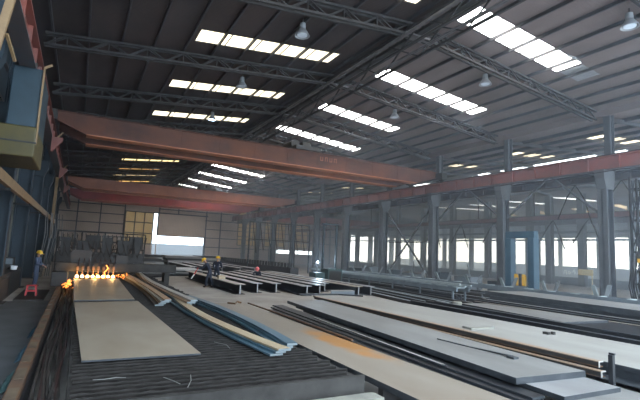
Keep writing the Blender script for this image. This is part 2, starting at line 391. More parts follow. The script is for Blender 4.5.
for z in (2.5, 4.2, 5.95, 7.65): s.box(6.3, 10.7, YB - .06, YB + .1, z - .08, z + .08)
s.build('window_frame', 'girt', fr)
for nn, (x0, x1) in enumerate(((25.2, 29.6), (30.4, 34.6), (35.4, 39.4))):
    w = thing(f'window_{nn+2}', ((x0 + x1) / 2, YB, 3), None, None); w['kind'] = 'structure'
    MB().box(x0, x1, YB - .10, YB - .04, 3.0, 9.4).build('pane', 'pane', w)
    s = MB()
    for i in range(4): xx = x0 + (x1 - x0) * i / 3; s.box(xx - .06, xx + .06, YB - .2, YB - .02, 3.0, 9.4)
    for i in range(5): zz = 3 + 6.4 * i / 4; s.box(x0, x1, YB - .2, YB - .02, zz - .06, zz + .06)
    s.build('window_frame', 'girt', w)
# sliding door frame and leaf
d = thing('door_1', (15.2, YB, 0), None, None); d['kind'] = 'structure'
MB().box(11.5, 19.15, YB - .34, YB - .24, 4.0, 7.6).build('door_leaf', 'wallback', d)
MB().box(10.6, 19.6, YB - .38, YB - .18, 7.6, 7.8).box(19.15, 19.4, YB - .3, YB, 0, 4.0).build('door_frame', 'girt', d)
# left wall
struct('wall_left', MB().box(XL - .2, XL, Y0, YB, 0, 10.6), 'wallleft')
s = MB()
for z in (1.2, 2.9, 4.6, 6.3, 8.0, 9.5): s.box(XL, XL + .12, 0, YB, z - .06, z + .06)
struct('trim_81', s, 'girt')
# right wall: low wall, posts between openings, header, upper cladding
struct('trim_82', MB().box(XF, XF + .2, 5, YB, 0, .85).box(XF, XF + .2, 5, YB, 4.85, 5.05).box(XF, XF + .2, 5, YB, 5.7, 5.95), 'wallright')
s = MB().box(XO, XO + .2, 5, YB, 0, .6).box(XO, XO + .2, 5, YB, 6.6, 10.35)
for k in range(12): s.box(XO, XO + .2, 8.5 + 6.4 * k, 9.2 + 6.4 * k, .6, 6.6)
struct('wall_right', s, 'wallright')
s = MB().box(XF, XO, YB, YB + .2, 0, .6).box(XF, XO, YB, YB + .2, 6.2, 11.2)
for k in range(5): s.box(XF + .3 + 5.6 * k, XF + 1.5 + 5.6 * k, YB, YB + .2, .6, 6.2)
struct('wall_far', s, 'wallright')

# ------------------------------------------------------------------ outside
f = MB().box(2, 34, 92, 92.3, -.05, 2.7).build('boundary_wall', 'facade', loc=(18, 92, -.05)); tag(f, 'grey boundary wall seen through the open back door', 'wall')
b = thing('hoarding', (75, 46, -.05), 'blue hoarding with white lettering outside the right openings', 'hoarding')
MB().box(75, 75.1, 30, 64, -.05, 1.9).build('panel', 'sign', b)
s = MB()
def stroke(pts): s.tube([(74.97, 49.4 - u * 1.0, .55 + w * 1.0) for u, w in pts], .13, 5)
stroke([(0, 1), (0, 0), (.5, .05), (.55, .5), (0, .5)]); stroke([(.8, .1), (1, .6), (1.3, .6), (1.3, 0)]); stroke([(1.6, .1), (1.8, .5), (2.1, .3), (1.8, 0)])
stroke([(2.4, .3), (2.7, .9), (2.9, .1)]); stroke([(3.2, .1), (3.4, .7), (3.7, .4), (3.5, .1)]); stroke([(3.9, 0), (4.1, .5), (4.3, .1)])
s.build('lettering', 'signwhite', b)
fc = thing('outside_building', (96, 60, -.05), 'low grey building outside beyond the right openings', 'building')
MB().box(96, 104, 20, 120, -.05, 1.6).build('wall', 'facade', fc); s = MB()
for k in range(9): MB().box(95.9, 96, 26 + 9 * k, 30 + 9 * k, .5, 1.2).build('window', 'sign', fc)

# ------------------------------------------------------------------ columns
def hcol(mb, x, y, z0, z1, w=.55, d=.45, t=.05):
    mb.box(x - w / 2, x - w / 2 + t, y - d / 2, y + d / 2, z0, z1).box(x + w / 2 - t, x + w / 2, y - d / 2, y + d / 2, z0, z1).box(x - w / 2, x + w / 2, y - .03, y + .03, z0, z1)
def column(x, y, label, group, m, zr, ztop, w=.6, d=.5):
    t = thing('steel_column', (x, y, 0), label, 'column', group)
    s = MB(); hcol(s, x, y, .04, zr - .5, w, d); s.build('shaft', m, t)
    MB().box(x - w * .75, x + w * .75, y - d * .75, y + d * .75, 0, .04).build('base_plate', 'dark', t)
    s = MB(); s.extr([(x - w / 2, zr - 1.0), (x + w / 2, zr - 1.0), (x + w * .85, zr - .45), (x + w * .85, zr), (x - w * .85, zr), (x - w * .85, zr - .45)], 'Y', y - d / 2, y + d / 2); s.build('capital', m, t)
    s = MB(); hcol(s, x + (.55 if x > 0 else -.1), y, zr, ztop, .4, .35); s.build('upper_shaft', m, t)
    return t
for k, y in enumerate(COLY):
    column(XR, y, f'{ORD[k]} grey steel column from the right in the row under the red runway', 'columns under the right runway', 'column', 7.25, zroof(XR) - .35)
for k, y in enumerate([13.2 + BAY * j for j in range(0, 8)]):
    column(-2.55, y, f'{ORD[k]} dark blue steel column from the front along the left wall', 'columns along the left wall', 'darkblue', 7.25, zroof(-2.6) - .35)
FARY = sorted([22.4 + 6.25 * k for k in range(9)] + [32.4])
for k, y in enumerate(FARY):
    t = thing('steel_column', (XF - .5, y, 0), f'{ORD[k]} hazy far column from the right along the window side of the aisle', 'column', 'far columns of the aisle')
    s = MB(); hcol(s, XF - .5, y, 0, 10.0, .7, .65); s.build('shaft', 'column', t)

for k in range(6):
    y = 30 + 6.4 * k
    t = thing('steel_column', (60, y, 0), f'{ORD[k]} pale distant column from the right in the outer bay', 'column', 'distant columns of the outer bay')
    s = MB(); hcol(s, 60, y, 0, 10.6, .6, .5); s.build('shaft', 'column', t)
    MB().box(59.5, 60.5, y - .4, y + .4, 0, .05).build('base_plate', 'dark', t)
# runway beams
def runway(x, y0, y1, z0, h, m, label):
    t = thing('crane_runway_beam', (x, (y0 + y1) / 2, z0), label, 'runway beam')
    MB().box(x - .03, x + .03, y0, y1, z0 + .04, z0 + h - .04).build('web', m, t)
    MB().box(x - .2, x + .2, y0, y1, z0, z0 + .045).build('bottom_flange', 'runway2', t)
    MB().box(x - .22, x + .22, y0, y1, z0 + h - .045, z0 + h).build('top_flange', m, t)
    s = MB(); k = 0
    while y0 + 1.6 * k < y1: s.box(x - .16, x + .16, y0 + 1.6 * k - .025, y0 + 1.6 * k + .025, z0 + .04, z0 + h - .04); k += 1
    s.build('stiffeners', m, t)
    MB().box(x - .04, x + .04, y0, y1, z0 + h, z0 + h + .1).build('rail', 'dark', t)
runway(XR, 6, 77.8, 7.25, .75, 'runway', 'reddish brown crane runway beam carried by the right column row')
runway(-1.75, 4, 77.8, 7.25, .75, 'runway', 'dark red crane runway beam along the left wall')
ub = thing('underslung_beam', (XA, 40, 6.0), 'dark beam hung below the aisle ridge across the bright openings', 'beam')
MB().box(XA - .22, XA + .22, 8, 77.5, 6.4, 6.45).build('top_flange', 'runway2', ub); MB().box(XA - .04, XA + .04, 8, 77.5, 6.05, 6.4).build('web', 'runway', ub); MB().box(XA - .22, XA + .22, 8, 77.5, 6.0, 6.05).build('bottom_flange', 'runway2', ub)
for k in range(10): MB().bar((XA, 13.2 + BAY * k, 6.45), (XA, 13.2 + BAY * k, ZA - .3), .08).build('hanger', 'dark', ub)
runway(XF - 1.1, 8, 77.8, 6.6, .5, 'runway2', 'hazy far crane runway beam along the window side of the aisle')
runway(XR + 1.0, 6, 77.8, 6.85, .4, 'runway2', 'thin dark rail beam just behind the red runway beam')
tag(MB().tube([(XR - .9, 6 + 2 * k, 7.05 - .05 * (k % 3)) for k in range(36)], .03).build('power_cable', 'dark', loc=(XR - .9, 40, 7)), 'thin dark cable running below the right runway beam', 'cable')

# braces between columns
def brace(pairs, label):
    t = thing('cross_brace', (XR, (pairs[0][0][0] + pairs[0][1][0]) / 2, pairs[0][0][1]), label, 'brace')
    for (a, b) in pairs:
        MB().bar((XR, a[0], a[1]), (XR, b[0], b[1]), .12, .1).build('diagonal', 'column', t)
    return t
brace([((26.3, .6), (31.9, 6.2)), ((26.3, 6.2), (31.9, .6))], 'crossed steel braces between the third and fourth right columns')
brace([((19.9, 5.2), (22.7, 7.3)), ((25.5, 5.2), (22.8, 7.3))], 'inverted V steel brace between the second and third right columns')
tag(MB().bar((XR, 26.3, 3.5), (XR, 31.9, 3.5), .08, .08).build('tie_bar', 'column', loc=(XR, 29, 3.5)), 'horizontal tie bar across the crossed braces', 'bar')
brace([((13.5, 5.0), (16.2, 7.3)), ((19.3, 5.0), (16.4, 7.3))], 'inverted V brace between the first and second right columns')

# ------------------------------------------------------------------ overhead cranes
def crane(y, m, x0, x1, label, gap=2.4, dep=.98, z0=7.95, marks=False):
    t = thing('overhead_crane', ((x0 + x1) / 2, y, z0), label, 'overhead crane')
    for yy in (y - gap / 2, y + gap / 2):
        s = MB()
        prof = [(x0 + .2, z0 + dep * .45), (x0 + 1.6, z0 - .12), (x1 - 2.2, z0 - .12), (x1 - .2, z0 + dep * .45), (x1 - .2, z0 + dep - .1), (x0 + .2, z0 + dep - .1)]
        n = len(prof); vs = [(x, yy + dy, z) for dy in (-.22, .22) for x, z in prof]
        s.add(vs, [tuple(range(n)), tuple(range(2 * n - 1, n - 1, -1))] + [(k, n + k, n + (k + 1) % n, (k + 1) % n) for k in range(n)])
        s.box(x0 + .2, x1 - .2, yy - .32, yy + .32, z0 + dep - .1, z0 + dep - .06)
        k = x0 + 2.0
        while k < x1 - 1: s.box(k - .02, k + .02, yy - .235, yy + .235, z0 - .05, z0 + dep - .1); k += 2.2
        g = s.build('girder', m, t); MB().box(x0 + 1.6, x1 - 2.2, yy - .36, yy + .36, z0 - .17, z0 - .12).build('bottom_flange', 'flangelit', g)
        if marks and yy < y:
            q = MB()
            for i, xx in enumerate((13.6, 13.95, 14.3, 14.65)):
                q.box(xx, xx + .05, yy - .25, yy - .243, z0 + .42, z0 + .7).box(xx, xx + .2, yy - .25, yy - .243, z0 + (.65 if i % 2 else .42), z0 + (.7 if i % 2 else .47)).box(xx + .16, xx + .21, yy - .25, yy - .243, z0 + .42, z0 + .7)
            q.build('painted_lettering', 'crane2', g)
    for xx in (x0, x1):
        c = MB().box(xx - .25, xx + .25, y - gap / 2 - .9, y + gap / 2 + .9, z0 + .3, z0 + .8).build('end_carriage', 'dark', t)
        for yy in (y - gap / 2 - .6, y + gap / 2 + .6):
            MB().cyl((xx - .07, yy, z0 + .39), (xx + .07, yy, z0 + .39), .24, n=16).build('wheel', 'black', c)
    tr = MB(); tx = x0 + (x1 - x0) * .56
    tr.box(tx - .9, tx + .9, y - gap / 2 - .3, y + gap / 2 + .3, z0 + dep, z0 + dep + .25).cyl((tx - .6, y - .7, z0 + dep + .5), (tx - .6, y + .7, z0 + dep + .5), .3).box(tx + .1, tx + .7, y - .4, y + .4, z0 + dep + .25, z0 + dep + .8)
    tr.build('trolley', 'dark', t)
    h = MB()
    for i in range(int((x1 - x0) / 2)): h.bar((x0 + 1 + 2 * i, y + gap / 2 + .7, z0 + dep - .1), (x0 + 1 + 2 * i, y + gap / 2 + .7, z0 + dep + .9), .04)
    h.bar((x0 + 1, y + gap / 2 + .7, z0 + dep + .9), (x1 - 1, y + gap / 2 + .7, z0 + dep + .9), .04); h.box(x0 + 1, x1 - 1, y + gap / 2 + .2, y + gap / 2 + .75, z0 + dep - .12, z0 + dep - .08)
    h.build('walkway_rail', 'dark', t)
    return t
crane(27.0, 'crane', -1.75, XR, 'large rusty orange overhead crane spanning the bay nearest the camera', marks=True)
crane(52.5, 'crane2', -1.75, XR, 'second pale orange overhead crane halfway down the bay')
crane(65.5, 'crane3', -1.75, XR, 'bright red overhead crane farthest back before the end wall', dep=1.15)
crane(66, 'crane3', XR + 1.0, XF - 1.1, 'hazy red overhead crane spanning the right aisle at the back', z0=7.2, dep=1.0)

# ------------------------------------------------------------------ pendant lamps
def lamp(x, y, ztop, drop, label, lit=False):
    z = ztop - drop
    t = thing('high_bay_lamp', (x, y, z), label, 'lamp', 'high bay lamps under the roof')
    MB().cyl((x, y, z + .5), (x, y, ztop), .025, n=8).build('stem', 'dark', t)
    MB().cyl((x, y, z + .28), (x, y, z + .52), .13, .11, n=16).build('gear_housing', 'lamp', t)
    MB().lathe((x, y, z), [(.30, 0), (.29, .02), (.22, .14), (.13, .28), (.12, .28), (.20, .13), (.27, 0), (.30, 0)]).build('reflector', 'lamp', t, smooth=True)
    MB().cyl((x, y, z + .02), (x, y, z + .06), .2, n=16).build('bulb', 'lamplit' if lit else 'lampglass', t)
lamp(6.95, 15.03, zroof(6.95) - .1, .75, 'white lamp hanging right of the nearest left skylight')
lamp(16.5, 14.45, zroof(16.5) - .1, .7, 'lamp hanging below the right end of the second right skylight')
lamp(16.4, 8.0, zroof(16.4) - .1, .7, 'large white lamp at the top right corner of the view')
lamp(16.3, 21.2, zroof(16.3) - .1, .7, 'lamp hanging at the end of the third right skylight')
lamp(6.9, 28.2, zroof(6.9) - .1, .9, 'lit bluish lamp hanging over the girder of the nearest crane', True)
lamp(6.75, 21.8, zroof(6.75) - .1, .7, 'small lamp hanging before the second left skylight')
l = bpy.data.lights.new('lamp_beam', 'SPOT'); l.energy = 900; l.color = (.6, .78, 1); l.spot_size = 1.0; l.shadow_soft_size = .15
lo = bpy.data.objects.new('lamp_beam', l); COL.objects.link(lo); lo.location = (6.9, 28.2, zroof(6.9) - 1.05)

# ------------------------------------------------------------------ left wall equipment
cb = thing('wall_cabin', (-2.0, 15.4, 4.6), 'blue over yellow steel cabin hung high on the left wall', 'cabin')
def leanbox(x0, x1, y0, y1, z0, z1, lean=.12):
    s = MB(); vs = [(x - lean * (7.4 - z) * 0, y, z) for z in (z0, z1) for y in (y0, y1) for x in (x0, x1)]
    return s.add(vs, [(0, 2, 3, 1), (4, 5, 7, 6), (0, 1, 5, 4), (2, 6, 7, 3), (0, 4, 6, 2), (1, 3, 7, 5)])
leanbox(-2.1, -1.36, 14.9, 17.5, 5.5, 7.25).build('upper_housing', 'cabblue', cb, bevel=.03)
leanbox(-2.6, -1.34, 14.8, 17.5, 4.62, 5.5).build('lower_housing', 'yellow', cb, bevel=.04)
MB().box(-2.6, -1.32, 14.78, 14.82, 5.02, 5.06).build('seam', 'black', cb)
MB().bar((-1.33, 14.86, 5.0), (-1.33, 14.86, 7.3), .05).bar((-1.33, 14.86, 7.3), (-1.15, 14.86, 7.42), .06).build('corner_post', 'beige', cb)
for a, b in ((-2.05, 15.2), (-1.6, 15.2), (-2.05, 17.2)): MB().bar((a, b, 7.25), (a, b, 7.5), .1).build('hanger', 'dark', cb)
p = thing('wall_panel', (-1.75, 9.2, 4.6), 'blue panel with a beige edge post at the top left corner', 'panel')
MB().add([(-2.6, 9.4, 4.6), (-1.72, 9.4, 4.6), (-1.40, 9.4, 7.3), (-2.6, 9.4, 7.3), (-2.6, 9.5, 4.6), (-1.72, 9.5, 4.6), (-1.40, 9.5, 7.3), (-2.6, 9.5, 7.3)], [(0, 1, 2, 3), (7, 6, 5, 4), (0, 4, 5, 1), (1, 5, 6, 2), (2, 6, 7, 3), (3, 7, 4, 0)]).build('sheet', 'darkblue', p)
MB().bar((-1.74, 9.3, 4.5), (-1.33, 9.3, 7.6), .13, .1).build('edge_post', 'beige', p)
MB().bar((-1.5, 9.55, 6.0), (-1.42, 10.2, 5.75), .05).build('stay', 'beige', p)
hr = thing('wall_pipe', (-1.95, 30, 3.95), 'tan beam running along the left wall above the worker', 'beam')
MB().box(-2.08, -1.95, 6, 46, 3.85, 4.15).build('beam', 'beige', hr)
for k in range(6): MB().box(-3.38, -1.97, 10 + 6.4 * k, 10.08 + 6.4 * k, 3.77, 3.85).build('bracket', 'dark', hr)
for i, (y, zt) in enumerate(((13.6, 7.3), (16.6, 7.3), (22.8, 7.3), (29.3, 7.3))):
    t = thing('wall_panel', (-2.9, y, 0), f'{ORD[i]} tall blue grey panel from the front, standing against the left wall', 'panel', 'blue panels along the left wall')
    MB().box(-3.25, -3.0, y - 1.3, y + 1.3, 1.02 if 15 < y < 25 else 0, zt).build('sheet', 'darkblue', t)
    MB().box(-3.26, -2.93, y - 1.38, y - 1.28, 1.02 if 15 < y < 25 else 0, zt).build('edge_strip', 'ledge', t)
for i, y in enumerate((24.3, 34.5, 45)):
    t = thing('runway_bracket', (-1.5, y, 7.2), f'red bracket on the left runway beam, {ORD[i]} from the front', 'bracket', 'brackets on the left runway')
    MB().extr([(-1.55, 7.2), (-1.1, 7.2), (-1.1, 7.05), (-1.5, 6.5), (-1.55, 6.5)], 'Y', y - .15, y + .15).build('plate', 'runway', t)
    MB().bar((-1.3, y - .2, 7.2), (-1.1, y - .2, 7.45), .06).build('hook_arm', 'beige', t)
tag(MB().box(-2.0, -1.8, 40, 40.25, 2.5, 7.4).build('tan_post', 'beige', loc=(-1.9, 40, 2.5)), 'tan vertical post at the far end of the left wall beam', 'post')
t = thing('dark_cabinet', (-2.9, 19, 0), 'long black machine cabinet standing at the left edge before the worker', 'cabinet')
MB().box(-3.3, -2.25, 15.5, 25.5, 0, .95).build('body', 'black', t, bevel=.03)
MB().box(-2.245, -2.235, 15.7, 18.5, .1, .85).build('door', 'dark', t); MB().box(-2.245, -2.235, 18.6, 21.5, .1, .85).build('door', 'dark', t)
MB().box(-3.3, -2.23, 15.48, 25.5, .95, .99).build('top_edge', 'dark', t)
t = thing('control_box', (-2.6, 24, .99), 'small dark control box on the black cabinet beside the worker', 'box')
MB().box(-2.8, -2.4, 23.8, 24.2, .99, 1.5).build('housing', 'dark', t); MB().box(-2.75, -2.45, 23.78, 23.8, 1.2, 1.45).build('panel', 'racks', t)
tag(MB().lathe((-2.35, 23.5, .99), [(0, 0), (.12, 0), (.14, .16), (.12, .17), (0, .17)], 14).build('white_bucket', 'white', loc=(-2.35, 23.5, .99)), 'small white tub on the black cabinet by the worker', 'tub')

# wall beam cable bundle
s = MB()
for i in range(8):
    x = -1.95 + .12 * i + random.uniform(-.05, .05); s.tube([(x, 33 + i * .3, 4.1), (x + .1, 32.7 + i * .3, 2.8 - .1 * (i % 3)), (x - .03 * i, 32.3 + i * .3, 1.2), (x - .2, 32 + i * .3, .05)], .03, 6)
tag(s.build('hanging_cables', 'cablewhite', loc=(-1.4, 33, 0), smooth=True), 'bundle of pale cables hanging behind the left worker', 'cables')

# red stool
st = thing('stool', (-1.5, 22, 0), 'small red plastic stool on the floor before the left worker', 'stool')
MB().box(-1.68, -1.32, 21.84, 22.16, .42, .46).build('seat', 'red', st, bevel=.015)
for dx in (-1, 1):
    for dy in (-1, 1):
        MB().bar((-1.5 + dx * .19, 22 + dy * .17, 0), (-1.5 + dx * .14, 22 + dy * .12, .42), .05).build('leg', 'red', st)
s = MB(); s.box(-1.66, -1.34, 21.84, 21.87, .2, .24).box(-1.66, -1.34, 22.13, 22.16, .2, .24).box(-1.67, -1.64, 21.85, 22.15, .2, .24).box(-1.36, -1.33, 21.85, 22.15, .2, .24); s.build('stretcher', 'red', st)
tag(MB().box(-1.95, -.95, 20.4, 24.5, 0, .04).build('floor_plate', 'dark', loc=(-1.45, 22.4, 0)), 'dark steel walkway plate under the red stool', 'plate')

# ------------------------------------------------------------------ cutting table, rail, cables
bed = thing('cutting_table', (1.8, 15, 0), 'long dark slatted cutting table carrying the large plates', 'cutting table')
s = MB(); y = 5.15; i = 0
while y < 27.5:
    xe = 3.40 + random.uniform(-.09, .12); xa = .08 + random.uniform(-.02, .02)
    t_ = .014; N = 30
    vs = []; zb = .42; zt = .715
    lo_e = [(xa + (xe - xa) * j / N, zt - .016) for j in range(N + 1)]
    hi_e = [(x, zt + (.004 if j % 2 else -.004) + random.uniform(-.004, .002)) for j, (x, _) in enumerate(lo_e)]
    for part, (A_, B_) in enumerate((([(xa, zb), (xe, zb)], [(xa, zt - .016), (xe, zt - .016)]), (lo_e, hi_e))):
        pts = A_ + B_[::-1]; n_ = len(pts)
        vs = [(x, y + dy, z) for dy in (-t_, t_) for x, z in pts]
        s.add(vs, [tuple(range(n_)), tuple(range(2 * n_ - 1, n_ - 1, -1))] + [(k, n_ + k, n_ + (k + 1) % n_, (k + 1) % n_) for k in range(n_)], part)
    y += .16; i += 1
o = s.build('slats', ['slat', 'slatlip'], bed)
MB().box(.05, .12, 5.1, 27.5, .25, .66).build('side_beam', 'bedframe', bed); MB().box(3.4, 3.5, 5.1, 27.5, .25, .66).build('side_beam', 'bedframe', bed)
MB().box(.05, 3.5, 5.05, 5.1, .40, .72).build('front_plate', 'bedframe', bed)
MB().box(.12, 3.4, 5.1, 27.5, .28, .34).build('slag_tray', 'black', bed)
s = MB()
for yy in (5.2, 9.5, 14, 18.5, 23, 27):
    for xx in (.15, 1.75, 3.35): s.box(xx - .08, xx + .08, yy - .08, yy + .08, 0, .28)
s.build('feet', 'dark', bed)
ld = thing('table_ledge', (2.2, 4.9, 0), 'pale narrow steel ledge below the near edge of the cutting table', 'ledge')
MB().box(.9, 3.55, 4.68, 4.92, .50, .54).build('ledge_plate', 'ledge', ld); s = MB()
for x in (1.2, 2.1, 3.0): s.box(x - .05, x + .05, 4.7, 4.9, 0, .5)
s.build('posts', 'dark', ld)
for i, (pts, lab) in enumerate(((((1.06, 5.75, .73), (1.14, 5.55, .735), (1.19, 5.42, .73)), 'thin bright wire offcut on the near slats, left one of the V pair'), (((1.38, 5.75, .73), (1.33, 5.5, .735), (1.24, 5.26, .73)), 'thin bright wire offcut on the near slats, right one of the V pair'), (((2.18, 7.6, .73), (2.3, 7.3, .735), (2.28, 7.05, .73)), 'curled thin offcut on the slats left of the curved strip ends'), (((.30, 5.9, .73), (.42, 5.87, .735), (.55, 5.92, .73), (.65, 5.88, .73)), 'crumpled thin offcut below the near corner of the large plate'))):
    tag(MB().tube(pts, .005, 5).build('wire_offcut', 'strip_end_dull', loc=pts[1]), lab, 'offcut')

# large plates on the bed
def plate(poly, z0, z1, m, label, group=None, name='steel_plate', edge='edge'):
    cx = sum(p[0] for p in poly) / len(poly); cy = sum(p[1] for p in poly) / len(poly)
    return tag(MB().prism(poly, z0, z1, 0, 1).build(name, [m, edge], loc=(cx, cy, z0)), label, 'plate', group)
plate([(.19, 6.75), (1.74, 6.72), (1.60, 13.35), (.06, 13.2)], .735, .76, 'platetan', 'large tan steel plate lying on the front of the cutting table')
plate([(.05, 13.6), (1.56, 13.7), (1.73, 21.8), (-.02, 21.6)], .735, .765, 'platetan', 'tan steel plate on the cutting table under the flame cutter')

# curved strips
def strips(name_label, path, wid, layers, z0, mats, cat='strip', group=None, step=.05):
    # path = list of (x, y); each layer is a thin strip standing slightly fanned
    for j in range(layers):
        off = (j - (layers - 1) / 2) * wid * .16
        m = mats[j % len(mats)]
        s = MB(); n_ = len(path); top = []; 
        w = wid * .5
        for i, (x, y) in enumerate(path):
            u = i / (n_ - 1); sp = .35 + .65 * abs(2 * u - 1)
            x0 = x + off * sp
            top.append((x0, y, w * (1 if j % 2 == 0 else .8)))
        vs = []; zt = z0 + step * (j + 1); zb = z0 + step * j
        for (x, y, w_) in top: vs += [(x - w_ / 2, y, zb), (x + w_ / 2, y, zb), (x + w_ / 2, y, zt - .006), (x - w_ / 2, y, zt - .006)]
        fs = [(0, 1, 2, 3), tuple(4 * (n_ - 1) + q for q in (3, 2, 1, 0))]; mi = [0, 0]
        s.add(vs, [(3, 2, 1, 0), tuple(4 * (n_ - 1) + q for q in (0, 1, 2, 3))], 1)
        for i in range(n_ - 1):
            for q in range(4):
                s.add([vs[4 * i + q], vs[4 * i + (q + 1) % 4], vs[4 * (i + 1) + (q + 1) % 4], vs[4 * (i + 1) + q]], [(0, 1, 2, 3)], 0)
        o = s.build('curved_strip', [m, 'stripend'], loc=(path[n_ // 2][0], path[n_ // 2][1], z0))
        tag(o, name_label[j] if isinstance(name_label, (list, tuple)) else name_label, cat, group)
def arc(x0, y0, x1, y1, sag, n=18):
    return [(x0 + (x1 - x0) * i / (n - 1) + sag * 4 * (i / (n - 1)) * (1 - i / (n - 1)), y0 + (y1 - y0) * i / (n - 1)) for i in range(n)]
lay = ['lowest', 'second lowest', 'middle', 'fourth', 'topmost', 'extra top']
strips([f'{lay[j]} curved steel strip in the left pile beside the flame cutter' for j in range(4)], arc(2.13, 12.4, 2.05, 23.5, .12), .44, 4, .735, ['dark', 'rust', 'plate', 'rustpale'], group='left pile of curved strips', step=.042)
strips([f'{lay[j]} curved steel strip in the right pile beyond the blue green strips' for j in range(4)], arc(2.72, 12.0, 2.75, 24.2, -.14), .44, 4, .735, ['dark', 'teal', 'rustpale', 'platepale'], group='right pile of curved strips', step=.05)
strips([f'{lay[j]} blue green curved strip in the left half of the front pile' for j in range(3)], arc(2.85, 6.35, 2.62, 13.6, -.18), .42, 3, .735, ['teal', 'teal', 'striptan'], group='front pile of blue green curved strips', step=.034)
strips([f'{lay[j]} blue curved strip in the right half of the front pile' for j in range(3)], arc(3.10, 6.6, 3.0, 13.9, .22), .36, 3, .735, ['teal', 'teal', 'teal'], group='front pile of blue green curved strips', step=.04)

# rail on the left of the bed
rl = thing('machine_rail', (-.55, 16, 0), 'rusty beige rail beam running left of the cutting table', 'rail')
MB().box(-.62, -.46, 3.2, 30, .30, .40).build('rail_cap', ['rust'], rl); MB().box(-.66, -.42, 3.2, 30, 0, .30).build('support_beam', 'black', rl)
s = MB()
for k in range(26): MB().box(-.60, -.48, 3.4 + 1.02 * k, 3.4 + 1.02 * k + .6 * random.uniform(.4, 1), .40, .412).build('worn_pad', 'padtan', rl)
for i in range(12):
    pts = []; x = -.36 + .03 * i; ph = random.uniform(0, 6)
    for k in range(24):
        y = 4.0 + k * .95; pts.append((max(-.37, min(-.02, x + .05 * math.sin(ph + y * .9))), y, .14 + .10 * abs(math.sin(ph + y * .55 + i)) + .012 * i))
    lab = ['brown hose in the trench beside the rail', 'dark hose in the trench beside the table', 'reddish hose in the trench beside the table']
    o = MB().tube(pts, .024, 6).build('hose', ['cable', 'cable', 'cablered'][i % 3], loc=(x, 14, .2), smooth=True)
    tag(o, 'long ' + lab[i % 3], 'hose', ['brown hoses in the trench', 'dark hoses in the trench', 'reddish hoses in the trench'][i % 3])
rg = [(-.72, 10.2, 'teal', 'blue grey rag hanging over the left side of the rail'), (-.72, 12.6, 'colblue', 'blue rag beside the rail farther from the camera'), (-.72, 8.2, 'greenbox', 'dark green rag beside the near end of the rail')]
for x, y, m, lab in rg:
    s = MB(); 
    g = [[(x - .12 + .06 * i + .02 * math.sin(j * 2 + i), y + .16 * j, .02 + .42 * (i / 5) ** 1.5 + .03 * math.sin(3 * i + 2 * j)) for i in range(5)] for j in range(6)]
    for j in range(5):
        for i in range(4): s.add([g[j][i], g[j][i + 1], g[j + 1][i + 1], g[j + 1][i]], [(0, 1, 2, 3)])
    o = s.build('rag', m, loc=(x, y, 0)); o.modifiers.new('thick', 'SOLIDIFY').thickness = .015; tag(o, lab, 'rag')

# ------------------------------------------------------------------ flame cutting gantry
gy = 22.6
g = thing('flame_cutting_gantry', (1.7, gy, .40), 'low dark gantry flame cutter bridging the table above the row of flames', 'cutting machine')
MB().box(-.75, 4.3, gy - .2, gy + .25, 1.02, 1.40).build('beam', 'bedframe', g, bevel=.02)
MB().box(-.85, -.25, gy - .7, gy + .7, .415, 1.02).build('end_carriage', 'dark', g, bevel=.03)
MB().box(3.75, 3.98, gy - .35, gy + .3, .14, 1.02).build('leg', 'bedframe', g); MB().box(3.6, 4.1, gy - .6, gy + .5, 0, .14).build('foot', 'bedframe', g)
for i in range(8):
    x = .10 + .205 * i
    tb = MB().cyl((x, gy - .3, .86), (x, gy - .3, 1.28), .025, n=8).cyl((x, gy - .3, .80), (x, gy - .3, .86), .012, .025, n=8).box(x - .05, x + .05, gy - .34, gy - .18, 1.1, 1.25).build('torch', 'rust', g)
    MB().tube([(x, gy - .3, 1.27), (x + .03, gy - .1, 1.6), (x + .1, gy + .2, 1.45)], .015, 5).build('torch_hose', 'cablered', tb)
MB().box(-.2, .6, gy - .1, gy + .25, 1.40, 1.95).build('control_cabinet', 'dark', g); MB().box(1.6, 2.1, gy - .1, gy + .2, 1.40, 1.75).build('control_cabinet', 'dark', g)
for i in range(8):
    x = .10 + .205 * i
    s = MB(); s.lathe((x, gy - .3, .765), [(0, -.0), (.05, .005), (.075, .05), (.05, .08), (.02, .115), (0, .13)], 10)
    tag(s.build('cutting_flame', 'flame', loc=(x, gy - .3, .765), smooth=True), 'white hot cutting flame in the row on the tan plate', 'flame', 'row of cutting flames on the plate')
s = MB(); random.seed(3)
def spark(x, y, z, d, L):
    s.tube([(x, y, z), (x + d[0] * L * .5, y + d[1] * L * .5, z + d[2] * L * .5 + .02), (x + d[0] * L, y + d[1] * L, z + d[2] * L)], .010, 4)
for k in range(60):
    x = random.choice([-.12, -.2, 1.9, 2.0]) + random.uniform(-.1, .12) if k % 2 else random.uniform(0, 1.8)
    spark(x, gy - .3 + random.uniform(-.4, .25), .70 + random.uniform(-.05, .2) if x > 0 else random.uniform(.25, .7), (random.uniform(-1, 1), random.uniform(-1, .3), random.uniform(-.4, .8)), random.uniform(.05, .16))
for k in range(26): spark(-.22 + random.uniform(-.12, .1), gy - .4 + random.uniform(-1.6, .2), random.uniform(.42, .62), (random.uniform(-1, 1), random.uniform(-1, 1), random.uniform(-.5, .3)), .1)
tag(s.build('sparks', 'flameorange', loc=(0, gy, .7)), 'orange sparks spraying from the cutting flames over the rail', 'sparks', kind='stuff')
for x, e in ((.1, 25), (.8, 25), (1.5, 25), (-.2, 10)):
    l = bpy.data.lights.new('flame_light', 'POINT'); l.energy = e; l.color = (1, .55, .2); l.shadow_soft_size = .1
    o = bpy.data.objects.new('flame_light', l); COL.objects.link(o); o.location = (x, gy - .45, .95)
